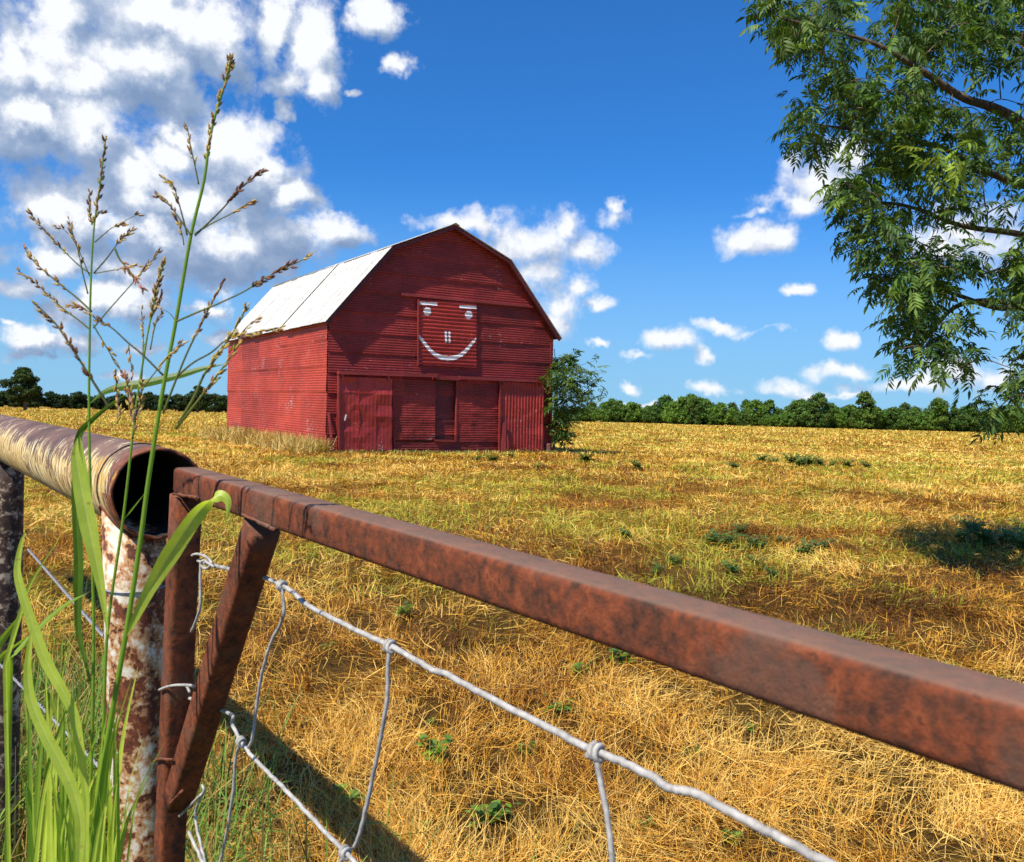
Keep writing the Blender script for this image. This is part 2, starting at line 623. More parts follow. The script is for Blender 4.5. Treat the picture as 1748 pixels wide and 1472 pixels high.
def mat_red(name, base, flake=.0, rough=.5, dark=.6):
    m, nb, bs, oc = material(name)
    n = nb.noise(nb.scale(oc, (.8, .8, 1.4)), 1.0, 7, .65)
    n2 = nb.noise(nb.scale(oc, (3, 3, 14)), 2.0, 5, .65)
    f = nb.math('ADD', nb.math('MULTIPLY', n, .6), nb.math('MULTIPLY', n2, .4))
    c = nb.ramp(f, [(.32, tuple(q * dark for q in base)), (.52, base), (.70, tuple(min(1, q * 1.25 + .012) for q in base))])
    if flake > 0:
        cell = nb.vmath('FLOOR', nb.scale(oc, (1 / 2.6, 1 / 2.6, 1 / .66)))
        wn = m.node_tree.nodes.new('ShaderNodeTexWhiteNoise')
        nb.l.new(cell, wn.inputs['Vector'])
        c = nb.mix(1.0, c, nb.ramp(wn.outputs['Value'], [(0, (.72, .70, .72)), (.5, (1, 1, 1)), (1, (1.16, 1.25, 1.2))]), 'MULTIPLY')
        st_ = nb.noise(nb.scale(oc, (9, 9, .8)), 1.0, 5, .65)
        c = nb.mix(nb.smooth(st_, .56, .72, 0, .45), c, (.085, .022, .014))            # rust runs
        w = nb.noise(nb.scale(oc, (5, 5, 9)), 1.5, 8, .75, .6)
        w2 = nb.noise(oc, .9, 3, .6)
        w = nb.math('ADD', w, nb.math('MULTIPLY', nb.math('SUBTRACT', w2, .5), .5))
        c = nb.mix(nb.smooth(w, .70 - flake * .1, .735 - flake * .1, 0, .85), c, (.52, .42, .38))
    nb.l.new(c, bs.inputs['Base Color'])
    bs.inputs['Roughness'].default_value = rough
    nb.l.new(nb.bump(n2, .25, .01), bs.inputs['Normal'])
    return m


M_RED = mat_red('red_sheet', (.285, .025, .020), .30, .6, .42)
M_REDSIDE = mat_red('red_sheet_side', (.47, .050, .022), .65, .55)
M_REDDOOR = mat_red('red_door_sheet', (.42, .036, .026), .5, .5, .7)
M_REDTRIM = mat_red('red_trim', (.30, .035, .028), .1, .5)
M_REDDARK = mat_red('dark_red_door', (.12, .012, .012), .1, .6)


def mat_roof():
    m, nb, bs, oc = material('pale_roof_sheet')
    n = nb.noise(nb.scale(oc, (1, .5, 1)), 1.2, 6, .6)
    n2 = nb.noise(nb.scale(oc, (12, 1.5, 12)), 1.0, 5, .6)
    f = nb.math('ADD', nb.math('MULTIPLY', n, .5), nb.math('MULTIPLY', n2, .5))
    nb.l.new(nb.ramp(f, [(.30, (.34, .26, .18)), (.40, (.58, .54, .45)), (.6, (.72, .70, .63))]), bs.inputs['Base Color'])
    bs.inputs['Roughness'].default_value = .5
    return m


M_ROOF = mat_roof()


def simple(name, c, rough=.6, metal=0.0, var=.25, sc=8):
    m, nb, bs, oc = material(name)
    n = nb.noise(oc, sc, 5, .6)
    nb.l.new(nb.ramp(n, [(.3, tuple(q * (1 - var) for q in c)), (.7, tuple(min(1, q * (1 + var)) for q in c))]), bs.inputs['Base Color'])
    bs.inputs['Roughness'].default_value = rough
    bs.inputs['Metallic'].default_value = metal
    return m


M_WHITE = simple('white_paint', (.84, .84, .83), .6, 0, .08, 4)
M_WIRE = simple('galvanised_wire', (.46, .43, .38), .7, .1, .4, 110)
M_TWINE = simple('old_wire', (.36, .35, .34), .6, .3, .3, 60)
M_WOOD = simple('weathered_wood', (.16, .06, .045), .9, 0, .4, 10)


def mat_rust():
    m, nb, bs, oc = material('rust')
    n = nb.noise(nb.scale(oc, (1, 1, .7)), 55, 6, .66, .3)
    n2 = nb.noise(oc, 130, 4, .6)
    n3 = nb.noise(oc, 11, 4, .6)
    f = nb.math('ADD', nb.math('ADD', nb.math('MULTIPLY', n, .46), nb.math('MULTIPLY', n2, .38)), nb.math('MULTIPLY', n3, .16))
    c = nb.ramp(f, [(.38, (.055, .026, .016)), (.46, (.130, .045, .022)), (.53, (.225, .058, .022)), (.62, (.33, .10, .038))])
    c = nb.mix(nb.smooth(n2, .60, .70, 0, .7), c, (.05, .018, .012))
    c = nb.mix(nb.smooth(n3, .50, .62, 0, .6), c, (.13, .078, .052))
    gm = m.node_tree.nodes.new('ShaderNodeNewGeometry')
    sg = m.node_tree.nodes.new('ShaderNodeSeparateXYZ')
    nb.l.new(gm.outputs['Normal'], sg.inputs[0])
    c = nb.mix(nb.smooth(sg.outputs[2], .55, .95, 0, .6), c, (.25, .165, .115))      # lighter, duller brown on the upper faces
    nb.l.new(c, bs.inputs['Base Color'])
    bs.inputs['Roughness'].default_value = .82
    bs.inputs['Specular IOR Level'].default_value = .22
    n4 = nb.noise(oc, 420, 4, .7)
    nb.l.new(nb.bump(nb.math('ADD', nb.math('MULTIPLY', n4, .6), nb.math('ADD', n2, n)), .75, .0016), bs.inputs['Normal'])
    return m


M_RUST = mat_rust()


def mat_post():
    """cream paint flaking off rusted steel"""
    m, nb, bs, oc = material('flaking_paint')
    n = nb.noise(oc, 24, 9, .68, .4)
    n2 = nb.noise(oc, 90, 6, .65, .3)
    n3 = nb.noise(nb.scale(oc, (1, 1, .6)), 7, 3, .5)
    f = nb.math('ADD', nb.math('ADD', nb.math('MULTIPLY', n, .6), nb.math('MULTIPLY', n2, .22)), nb.math('MULTIPLY', n3, .28))
    steel = nb.ramp(n2, [(.35, (.070, .024, .013)), (.52, (.20, .052, .020)), (.66, (.38, .12, .03))])
    paint = nb.ramp(n2, [(.35, (.56, .40, .20)), (.52, (.76, .66, .46)), (.66, (.84, .80, .70))])
    bleed = nb.mix(nb.smooth(f, .545, .60, .85, 0), paint, (.50, .19, .035))
    c = nb.mix(nb.smooth(f, .520, .530), steel, bleed)
    nb.l.new(c, bs.inputs['Base Color'])
    bs.inputs['Roughness'].default_value = .7
    h = nb.math('ADD', nb.smooth(f, .512, .536), nb.math('MULTIPLY', n2, .35))
    nb.l.new(nb.bump(h, .8, .0018), bs.inputs['Normal'])
    return m


def mat_post_dark():
    m, nb, bs, oc = material('mottled_paint')
    n = nb.noise(oc, 42, 8, .7, .4)
    c = nb.ramp(n, [(.42, (.026, .013, .009)), (.53, (.095, .045, .026)), (.57, (.36, .28, .18)), (.68, (.52, .45, .33))])
    nb.l.new(c, bs.inputs['Base Color'])
    bs.inputs['Roughness'].default_value = .75
    nb.l.new(nb.bump(n, .6, .002), bs.inputs['Normal'])
    return m


def mat_pipe():
    """cream paint worn off in slanting streaks; bare purple-brown steel along the weathered top (local y is up, z runs along)"""
    m, nb, bs, oc = material('streaked_paint')
    sx = m.node_tree.nodes.new('ShaderNodeSeparateXYZ')
    nb.l.new(oc, sx.inputs[0])
    ang = nb.math('ARCTAN2', sx.outputs[1], sx.outputs[0])
    arc = nb.math('MULTIPLY', ang, .057)
    cb = m.node_tree.nodes.new('ShaderNodeCombineXYZ')
    nb.l.new(nb.math('SUBTRACT', sx.outputs[2], nb.math('MULTIPLY', arc, .75)), cb.inputs[0])
    nb.l.new(arc, cb.inputs[1])
    st = nb.noise(nb.scale(cb.outputs[0], (80, 24, 1)), 1.0, 8, .72, 1.3)
    big = nb.noise(oc, 9, 4, .6)
    up = nb.lin(sx.outputs[1], -.065, .065)
    wear = nb.smooth(up, .55, 1.0, 0, .13)
    f = nb.math('ADD', nb.math('MULTIPLY', st, .75), nb.math('MULTIPLY', big, .25))
    endr = nb.smooth(sx.outputs[2], -.055, -.0, 0, .16)
    f = nb.math('SUBTRACT', nb.math('SUBTRACT', f, wear), endr)
    steel = nb.ramp(big, [(.35, (.120, .060, .036)), (.6, (.22, .118, .072)), (.75, (.28, .17, .115))])
    rust = nb.ramp(nb.noise(oc, 60, 5, .65), [(.35, (.10, .03, .018)), (.6, (.27, .085, .03))])
    steel = nb.mix(nb.smooth(sx.outputs[2], -.07, -.015), steel, rust)
    paint = nb.ramp(st, [(.44, (.50, .27, .05)), (.54, (.76, .55, .19)), (.64, (.85, .76, .52))])
    c = nb.mix(nb.smooth(f, .450, .485), steel, paint)
    yel = nb.noise(oc, 14, 4, .6)
    c = nb.mix(nb.math('MULTIPLY', nb.smooth(yel, .6, .68, 0, .7), nb.smooth(sx.outputs[2], -.3, -.05)), c, (.62, .34, .03))
    nb.l.new(c, bs.inputs['Base Color'])
    bs.inputs['Roughness'].default_value = .62
    nb.l.new(nb.bump(nb.math('ADD', nb.smooth(f, .43, .48), nb.math('MULTIPLY', st, .4)), .55, .0015), bs.inputs['Normal'])
    return m


M_BARK = mat_bark()
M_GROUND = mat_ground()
M_POST = mat_post()
M_POSTD = mat_post_dark()
M_PIPE = mat_pipe()
M_DARK = simple('dark_brown', (.030, .022, .018), .9, 0, .4, 20)  # very dark brown for the bore and the cut ring

# ------------------------------------------------------------------ ground
nA = 200
rings = np.concatenate([[0.0], np.geomspace(.6, 60, 150), np.geomspace(64, 7000, 46)])
ang = np.linspace(0, 2 * np.pi, nA, endpoint=False)
RR, AA = np.meshgrid(rings[1:], ang, indexing='ij')
X, Y = RR * np.sin(AA), RR * np.cos(AA)
Z = gz(X, Y)
V = np.concatenate([[[0, 0, gz1(0, 0)]], np.stack([X, Y, Z], -1).reshape(-1, 3)])
ir, ia = np.meshgrid(np.arange(len(rings) - 2), np.arange(nA), indexing='ij')
a = 1 + ir * nA + ia
b = 1 + ir * nA + (ia + 1) % nA
c = 1 + (ir + 1) * nA + (ia + 1) % nA
d = 1 + (ir + 1) * nA + ia
T = np.concatenate([np.stack([a, b, c], -1).reshape(-1, 3), np.stack([a, c, d], -1).reshape(-1, 3)])[:, ::-1]
cen = np.stack([np.zeros(nA, int), 1 + np.arange(nA), 1 + (np.arange(nA) + 1) % nA], -1)
T = np.concatenate([T, cen[:, ::-1]])
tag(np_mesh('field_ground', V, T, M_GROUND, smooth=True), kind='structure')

# ------------------------------------------------------------------ barn
TH = rad(31.5)
BD = 28.0
U = Vector((math.cos(TH), math.sin(TH), 0))
W = Vector((-math.sin(TH), math.cos(TH), 0))
B0p = P(556, 777, BD)
C0 = Vector((B0p.x, B0p.y, B0p.z))
BW, BL, EAVE, KNEE, APEX, KT = 8.60, 12.8, 4.37, 6.80, 7.76, 2.07
barn = thing('barn', C0, 'red corrugated metal barn with a pale gambrel roof and a smiling face', 'barn', rotz=TH)


def BF(px, py, off=0.0):
    """photo pixel -> (t, h) on the barn's front plane"""
    d = ray(px, py)
    o = Vector((0, 0, H))
    p0 = C0 - W * off
    k = (p0 - o).dot(W) / d.dot(W)
    q = o + d * k - C0
    return q.dot(U), q.z


def walltop(t):
    t = min(t, BW - t)
    if t < KT:
        return EAVE + (KNEE - EAVE) * t / KT
    return KNEE + (APEX - KNEE) * (t - KT) / (BW / 2 - KT)


def bounds(h):
    if h < EAVE:
        return 0.0, BW
    if h < KNEE:
        q = KT * (h - EAVE) / (KNEE - EAVE)
    else:
        q = KT + (BW / 2 - KT) * (h - KNEE) / (APEX - KNEE)
    return q, BW - q


def dent(a, b, s=1.0):
    return (float(fbm(np.array([a * 1.7 + 40 * s]), np.array([b * 3.1 + 9]), 3)[0]) - .5)


def corr_wall(fn_bounds, h0, h1, pitch, amp, sheet, to3d, cols, dents, seedk=0.0, seams=None, over=.016):
    """horizontally corrugated cladding: real ridges, overlapping sheet courses and dents"""
    mb = MB()
    step = pitch / 6
    nh = max(2, int((h1 - h0) / step))
    hs = [h0 + (h1 - h0) * i / nh for i in range(nh + 1)]
    tt = np.linspace(0, 1, cols + 1)
    rows = []
    for h in hs:
        l, r = fn_bounds(h)
        ts = l + (r - l) * tt
        row = math.floor((h - h0) / sheet)
        fr = (h - h0) / sheet - row
        dn = (fbm(ts * .9 + 40 + seedk, np.full_like(ts, h * 1.4 + 7 * row), 3) - .5) * dents
        lap = over * (1 - fr) + (_G[row % 256, int(seedk) % 256] - .5) * .012
        # second, vertical joints between the sheets of a course
        joint = np.floor((ts + 1.3 * (row % 2) + .7 * (row % 3)) / 2.6)
        jj = np.array([_G[int(q) % 256, (row * 7 + 3) % 256] for q in joint]) * .010
        y = lap + amp * (.5 + .5 * math.sin(2 * math.pi * h / pitch)) + dn + jj
        rows.append([to3d(t, h, q) for t, q in zip(ts, y)])
    n = cols + 1
    vs = [p for r in rows for p in r]
    fs = [(i * n + j, i * n + j + 1, (i + 1) * n + j + 1, (i + 1) * n + j) for i in range(nh) for j in range(cols)]
    mb.add(vs, fs)
    return mb


front3 = lambda t, h, o: Vector((t, -o, h))
mbw = corr_wall(bounds, .0, APEX - .02, .082, .013, .66, front3, 56, .035, over=.034)
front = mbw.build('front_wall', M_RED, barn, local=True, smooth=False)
# the long sunlit side; its near bottom corner is bent in, as the photograph shows
side3 = lambda s_, h, o: Vector((-o + max(0, .75 - h) * .18 * max(0, 1 - s_ / 1.0), s_, h))
mbs = corr_wall(lambda h: (0.0, BL), -.45, EAVE, .082, .012, .82, side3, 60, .03, 5)
mbs.f = [f[::-1] for f in mbs.f]
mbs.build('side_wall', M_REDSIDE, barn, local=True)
mbr = corr_wall(lambda h: (0.0, BL), -.6, EAVE, .164, .012, .82, lambda s_, h, o: Vector((BW + o, s_, h)), 20, .03, 9)
mbr.build('side_wall', M_RED, barn, local=True)
mbk = corr_wall(bounds, -.5, APEX - .02, .164, .012, .82, lambda t, h, o: Vector((t, BL + o, h)), 20, .03, 13)
mbk.build('back_wall', M_RED, barn, local=True)

# foundation sill showing dark under the sheets
mb = MB()
mb.box((BW / 2, .12, -.28), (1, 0, 0), (0, 1, 0), (0, 0, 1), BW / 2 - .1, .06, .29)
mb.build('sill_beam', M_WOOD, barn, local=True)

# roof: four slopes of overlapping sheets with standing edges
OVF, OVB = .32, .25


def roof_slope(p0, p1, name, lift_seed, courses=1):
    """p0 lower edge (t, h), p1 upper edge"""
    mb = MB()
    a, b = Vector((p0[0], 0, p0[1])), Vector((p1[0], 0, p1[1]))
    e = (b - a)
    nrm = Vector((-e.z, 0, e.x)).normalized()
    if nrm.z < 0:
        nrm = -nrm
    y = -OVF
    k = 0
    rr = random.Random(lift_seed)
    while y < BL + OVB - .01:
        y2 = min(y + .62, BL + OVB)
        lo = rr.uniform(-.035, .03)
        lift = .035 if rr.random() < .07 else rr.choice((0, .002))
        n = 12
        top, bot = [], []
        for i in range(n + 1):
            yy = y + (y2 - y + .03) * i / n
            rib = .016 * (.5 + .5 * math.cos(2 * math.pi * i / 4))
            o_ = nrm * (.035 + rib + .006 * (k % 2) * .3 + lift * (1 - i / n))
            q0 = a - e.normalized() * lo + Vector((0, yy, 0)) + o_
            q1 = b + e.normalized() * .03 + Vector((0, yy, 0)) + o_
            qm = q0.lerp(q1, .5) + nrm * rr.uniform(-.004, .006)
            top.append((q0, qm, q1))
        vs, fs = [], []
        for tri in top:
            vs.extend(tri)
            vs.extend(q - nrm * .005 for q in tri)
        for i in range(n):
            for j in range(2):
                fs.append((i * 6 + j, (i + 1) * 6 + j, (i + 1) * 6 + j + 1, i * 6 + j + 1))
                fs.append((i * 6 + 3 + j, i * 6 + 4 + j, (i + 1) * 6 + 4 + j, (i + 1) * 6 + 3 + j))
            fs.append((i * 6, i * 6 + 3, (i + 1) * 6 + 3, (i + 1) * 6))
            fs.append((i * 6 + 2, (i + 1) * 6 + 2, (i + 1) * 6 + 5, i * 6 + 5))
        for i in (0, n):
            for j in range(2):
                fs.append((i * 6 + j, i * 6 + j + 1, i * 6 + 4 + j, i * 6 + 3 + j))
        mb.add(vs, fs)
        y = y2
        k += 1
    return mb


LE = (-.17, EAVE - .17 * (KNEE - EAVE) / KT)
KNL, AP = (KT, KNEE), (BW / 2, APEX)
roof = roof_slope(LE, KNL, 'roof', 3).build('roof', M_ROOF, barn, local=True)
m2 = roof_slope((KT - .06, KNEE - .02), AP, 'roof', 5)
m2.build('upper_roof_slope', M_ROOF, barn, local=True)
m3 = roof_slope((BW - KT + .06, KNEE - .02), AP, 'roof', 8)
m3.build('upper_roof_slope', M_ROOF, barn, local=True)
m4 = roof_slope((BW + .17, LE[1]), (BW - KT, KNEE), 'roof', 9)
m4.build('lower_roof_slope', M_ROOF, barn, local=True)
mb = MB()
mb.sweep([(BW / 2, -OVF - .02, APEX + .065), (BW / 2, BL + OVB, APEX + .065)], [(-.16, -.052), (0, .03), (.16, -.052), (.16, -.06), (0, .02), (-.16, -.06)], (0, 0, 1))
mb.build('ridge_cap', M_ROOF, barn, local=True)
# gable rake boards, dark red, just under the sheets
mb = MB()
chain = [LE, KNL, AP, (BW - KT, KNEE), (BW + .17, LE[1])]
for (t0, h0), (t1, h1) in zip(chain, chain[1:]):
    e = Vector((t1 - t0, 0, h1 - h0))
    nrm = Vector((-e.z, 0, e.x)).normalized()
    mid = Vector(((t0 + t1) / 2, -OVF + .045, (h0 + h1) / 2)) - nrm * .045
    mb.box(mid, e.normalized(), (0, 1, 0), nrm, e.length / 2 - .01, .016, .055)
mb.build('rake_board', M_REDDARK, barn, local=True)
mb = MB()
for (t0, h0), (t1, h1) in zip(chain, chain[1:]):          # boarded underside of the overhang
    e = Vector((t1 - t0, 0, h1 - h0))
    nrm = Vector((-e.z, 0, e.x)).normalized()
    mid = Vector(((t0 + t1) / 2, (-OVF + BL + OVB) / 2, (h0 + h1) / 2)) + nrm * .004
    mb.box(mid, e.normalized(), (0, 1, 0), nrm, e.length / 2 - .03, (BL + OVF + OVB) / 2 - .03, .010)
mb.build('roof_deck', M_WOOD, barn, local=True)


def panel(name, px, mat, off, pitch, amp, vertical=False, parent=barn, dents=.02, thick=.04, flip=False):
    """cladding panel whose four corners (tl, tr, br, bl) are given in photograph pixels, standing `off` in front of the wall"""
    q = [BF(x, y, off) for x, y in px]
    tl, tr_, br, bl = q
    nx, ny = (72, 10) if vertical else (10, 96)
    W_ = (tr_[0] - tl[0])
    Hh = tl[1] - bl[1]
    if vertical:
        nx = max(12, int(W_ / pitch * 6))
        ny = 14
    else:
        ny = max(12, int(Hh / pitch * 6))
        nx = 14
    vs = []
    for i in range(ny + 1):
        v = i / ny
        for j in range(nx + 1):
            u = j / nx
            t = (bl[0] * (1 - u) + br[0] * u) * (1 - v) + (tl[0] * (1 - u) + tr_[0] * u) * v
            h = (bl[1] * (1 - u) + br[1] * u) * (1 - v) + (tl[1] * (1 - u) + tr_[1] * u) * v
            k = t if vertical else h
            o_ = off + amp * (.5 + .5 * math.sin(2 * math.pi * k / pitch)) + dent(t, h, off * 30) * dents
            vs.append(Vector((t, -o_, h)))
    n = nx + 1
    fs = [(i * n + j, i * n + j + 1, (i + 1) * n + j + 1, (i + 1) * n + j) for i in range(ny) for j in range(nx)]
    mb = MB()
    mb.add(vs, fs)
    # edges folded back to the wall
    per = [j for j in range(nx + 1)] + [i * n + nx for i in range(1, ny + 1)] + [ny * n + j for j in range(nx - 1, -1, -1)] + [i * n for i in range(ny - 1, 0, -1)]
    o0 = len(mb.v)
    mb.add([Vector((vs[i].x, -off + thick, vs[i].z)) for i in per], [])
    m_ = len(per)
    mb.f.extend((per[(i + 1) % m_], per[i], o0 + i, o0 + (i + 1) % m_) for i in range(m_))
    return mb.build(name, mat, parent, local=True)


def bar(name, x0, y0, x1, y1, off, hw, hd, mat=None, parent=barn):
    a, b = BF(x0, y0, off), BF(x1, y1, off)
    pa, pb = Vector((a[0], -off, a[1])), Vector((b[0], -off, b[1]))
    e = (pb - pa)
    mb = MB()
    mb.box((pa + pb) / 2, e.normalized(), (0, 1, 0), e.normalized().cross(Vector((0, 1, 0))), e.length / 2, hd, hw)
    return mb.build(name, mat or M_REDTRIM, parent, local=True)


# hatch with the painted face
HO = .085
hatch = panel('hatch_panel', [(714, 511), (813, 517.5), (813, 628), (714, 623)], M_REDDOOR, HO, .128, .030, dents=.03, thick=.08)


def hatch_y(t, h):
    return HO + .030 * (.5 + .5 * math.sin(2 * math.pi * h / .128)) + dent(t, h, HO * 30) * .03


def paint(name, poly_px, parent):
    """paint laid on the hatch ridges: the outline is filled in thin rows that follow the corrugation"""
    poly = [BF(x, y, HO + .01) for x, y in poly_px]
    h0, h1 = min(p[1] for p in poly), max(p[1] for p in poly)
    n = max(4, int((h1 - h0) / .014))
    mb = MB()

    def spans(h):
        xs = []
        for (x0, y0), (x1, y1) in zip(poly, poly[1:] + poly[:1]):
            if (y0 <= h) != (y1 <= h):
                xs.append(x0 + (x1 - x0) * (h - y0) / (y1 - y0))
        xs.sort()
        return [(xs[i], xs[i + 1]) for i in range(0, len(xs) - 1, 2)]
    for i in range(n):
        a, b = h0 + (h1 - h0) * i / n, h0 + (h1 - h0) * (i + 1) / n
        for l, r in spans((a + b) / 2):
            k = max(1, int((r - l) / .12))
            for j in range(k):
                ta, tb = l + (r - l) * j / k, l + (r - l) * (j + 1) / k
                mb.add([Vector((t, -hatch_y(t, h) - .006, h)) for t, h in ((ta, a), (tb, a), (tb, b), (ta, b))], [(0, 1, 2, 3)])
    return mb.build(name, M_WHITE, parent, local=True)


circ = lambda cx, cy, rx, ry: [(cx + rx * math.cos(a), cy + ry * math.sin(a)) for a in np.linspace(0, 2 * math.pi, 20, endpoint=False)]
paint('painted_eye', circ(729.2, 531.8, 6.6, 7.3), hatch)
paint('painted_eye', circ(799.8, 537.8, 6.4, 7.2), hatch)
paint('painted_eyebrow', [(716, 515), (746.5, 516.8), (746.5, 522), (716, 520.3)], hatch)
paint('painted_eyebrow', [(784, 521), (813, 523), (813, 527.8), (784, 525.8)], hatch)
paint('painted_nose_stroke', [(759, 565.5), (762.6, 565.7), (762.8, 585), (759.4, 585)], hatch)
paint('painted_nose_stroke', [(765.2, 566), (768.6, 566.2), (768.8, 585.6), (765.4, 585.4)], hatch)
up_ = [(714.5, 570.5), (722, 579), (733, 593), (741, 601), (753, 606.5), (766, 608), (779, 606.5), (787, 601.5), (798, 592), (806, 582), (812.5, 576.5)]
dn_ = [(812.5, 581.5), (806, 589.5), (798, 600), (789, 608.5), (780, 613.5), (766, 616), (753, 614.5), (741, 608.5), (731, 599), (722, 587), (714.5, 577)]
paint('painted_smile', up_ + dn_, hatch)
bar('hatch_edge_trim', 714, 511, 713.5, 624, HO + .035, .018, .03, parent=hatch)
bar('hatch_track', 685, 502.5, 909, 524, .07, .045, .06)

# sliding doors, their tracks and the walk-through doorway
for px, vert, lab in (([(579, 643), (669.5, 646.5), (669.5, 777), (581, 774)], True, 'dented patched sliding door'),
                      ([(855, 652), (928, 655.5), (928, 775), (854, 773.5)], True, 'vertically ribbed sliding door')):
    dr = panel('sliding_door', px, M_REDDOOR, .23 if 'dented' in lab else .22, .13, .005 if 'dented' in lab else .028, vertical=vert, dents=.09 if 'dented' in lab else .05, thick=.16)
    dr['label'] = lab
    (x0, y0), (x1, y1), _, (x3, y3) = px
    bar('door_edge', x0 - 1.5, y0 - 2, x3 - 2, y3 + 1, .235, .022, .05, parent=dr)
    for u in (.06, .93):
        bar('roller_hanger', x0 + (x1 - x0) * u, y0 + (y1 - y0) * u - 5, x0 + (x1 - x0) * u, y0 + (y1 - y0) * u + 5, .27, .035, .02, parent=dr)
bar('door_track', 577, 636, 745, 642, .24, .055, .10)
bar('door_track', 783, 645, 928, 651, .24, .055, .10)
panel('wall_panel', [(671, 647), (743.5, 650), (742, 752), (671, 752)], M_RED, .14, .082, .013, thick=.14, dents=.05)
panel('wall_panel', [(780.5, 651), (853, 654), (852.5, 754), (778.5, 754)], M_RED, .14, .082, .013, thick=.14, dents=.07)
panel('wall_panel', [(672, 754), (852, 755), (852, 778), (672, 778)], M_RED, .12, .082, .013, dents=.04, thick=.12)
bar('shade_header', 741, 644.5, 784, 646.5, .17, .07, .14, M_RED)  # bar added so that its shadow darkens the doorway below
for (x0, y0, x1, y1) in ((612, 646, 613, 774), (641, 647, 641, 775), (581, 669, 669, 672)):
    bar('door_seam', x0, y0, x1, y1, .236, .012, .012, M_REDDOOR, parent=barn)
bar('bare_strip', 591, 708, 588.5, 718, .243, .02, .01, M_WHITE)
dw = panel('walk_door', [(743, 648), (780, 650), (778, 750.5), (742, 750.5)], M_REDDARK, .032, .6, .002, dents=.004, thick=.02)
bar('door_rail', 743, 719, 778.5, 719.5, .04, .035, .012, M_REDDARK, parent=dw)
bar('door_frame', 779.6, 650, 777.6, 752, .15, .025, .035)
bar('door_frame', 742, 752, 779, 753, .15, .03, .05)
bar('corner_batten', 577, 655, 574.5, 772, .05, .02, .04)
bar('corner_batten', 941, 585, 939.5, 779, .03, .05, .03, M_RED)

# a board leaning at the left of the doors, another at the right, a stump post by the corner
gb = lambda px, py, off: (lambda q: C0 + U * q[0] - W * off + Vector((0, 0, q[1])))(BF(px, py, off))
for nm, a, b, hw, lab, cat in (
        ('leaning_board', gb(560.8, 705, .05), gb(568.5, 768, .35), .035, 'narrow red board leaning on the wall left of the dented door', 'board'),
        ('leaning_plank', gb(861.5, 722, .30), gb(857.5, 774, .50), .07, 'short red plank leaning against the ribbed sliding door', 'plank')):
    mb = MB()
    b.z = gz1(b.x, b.y) + .02
    e = (b - a)
    mb.box((a + b) / 2, e.normalized(), U, e.normalized().cross(U).normalized(), e.length / 2, hw, .015)
    o = mb.build(nm, M_REDTRIM)
    tag(o, lab, cat)
mb = MB()
st = gb(937, 757, .25)
stb = Vector((st.x - .03, st.y - .02, gz1(st.x, st.y) - .1))
mb.tube(catmull([stb, stb.lerp(st, .5) + Vector((.02, 0, 0)), st], 4), [.10, .098, .095, .09, .092, .09, .085, .086, .07], 9)
tag(mb.build('stump_post', M_WOOD, smooth=False), 'weathered wooden stump post at the right corner of the barn', 'post')

# ------------------------------------------------------------------ steel gate and pipe fence (near)
S = .68                                   # scale of the near fence
gd = lambda px: S / (.575 + .00096 * (px - 296))      # depth of the gate plane along the photo's x
GN = None
A = P(296, 821, gd(296))
Bq = P(1748, 1284, gd(1748))
gdir = (Bq - A)
gl = gdir.length
gdir.normalize()
gflat = Vector((gdir.x, gdir.y, 0)).normalized()
gn = Vector((-gflat.y, gflat.x, 0))
if gn.y < 0:
    gn = -gn                               # horizontal normal pointing away from the camera
TS = .036                                  # square tube size


def GP(px, py, back=TS / 2):
    """point of the gate plane (front face of the tubes pushed back) seen at a photo pixel"""
    d = ray(px, py)
    p0 = A + gn * back
    k = (p0 - Vector((0, 0, H))).dot(gn) / d.dot(gn)
    return Vector((0, 0, H)) + d * k


def sq_section(s, r=.006, n=4):
    h = s / 2 - r
    out = []
    for cx, cy, a0 in ((h, h, 0), (-h, h, 90), (-h, -h, 180), (h, -h, 270)):
        for k in range(n + 1):
            a = rad(a0 + 90 * k / n)
            out.append((cx + r * math.cos(a), cy + r * math.sin(a)))
    return out


ub = GP(288, 1472)
ut = GP(318, 822)
low = ut + (ub - ut) * ((ut.z - .10) / (ut.z - ub.z))
gate = thing('gate', (low.x, low.y, gz1(low.x, low.y)), 'rusty square tube gate filled with galvanised wire mesh', 'gate')
SQ = sq_section(TS)


def segs(a, b, n):
    return [a.lerp(b, i / n) for i in range(n + 1)]


ra, rb = A + gn * TS / 2, Bq + gn * TS / 2
far_end = rb + gdir * 2.0
mb = MB()
mb.sweep(segs(ra - gdir * .0, far_end, 60), SQ, (0, 0, 1))
mb.build('top_rail', M_RUST, gate, smooth=True)
mb = MB()
mb.sweep(segs(ut - Vector((0, 0, TS / 2 + .001)), low, 20), SQ, gn)
mb.build('upright', M_RUST, gate, smooth=True)
mb = MB()
e0, e1 = low, Vector((far_end.x, far_end.y, low.z))
mb.sweep(segs(e0 + gflat * .02, e1, 20), SQ, (0, 0, 1))
mb.build('bottom_rail', M_RUST, gate, smooth=True)
mb = MB()
mb.sweep([far_end - Vector((0, 0, TS / 2)), Vector((far_end.x, far_end.y, low.z))], SQ, gn)
mb.build('upright', M_RUST, gate, smooth=True)
bt, bb = GP(449, 893), GP(304, 1366)
mb = MB()
SQb = sq_section(TS * .97)
mb.sweep(segs(bt + (bt - bb).normalized() * -.004, bb, 20), SQb, gn)
mb.build('brace', M_RUST, gate, smooth=True)
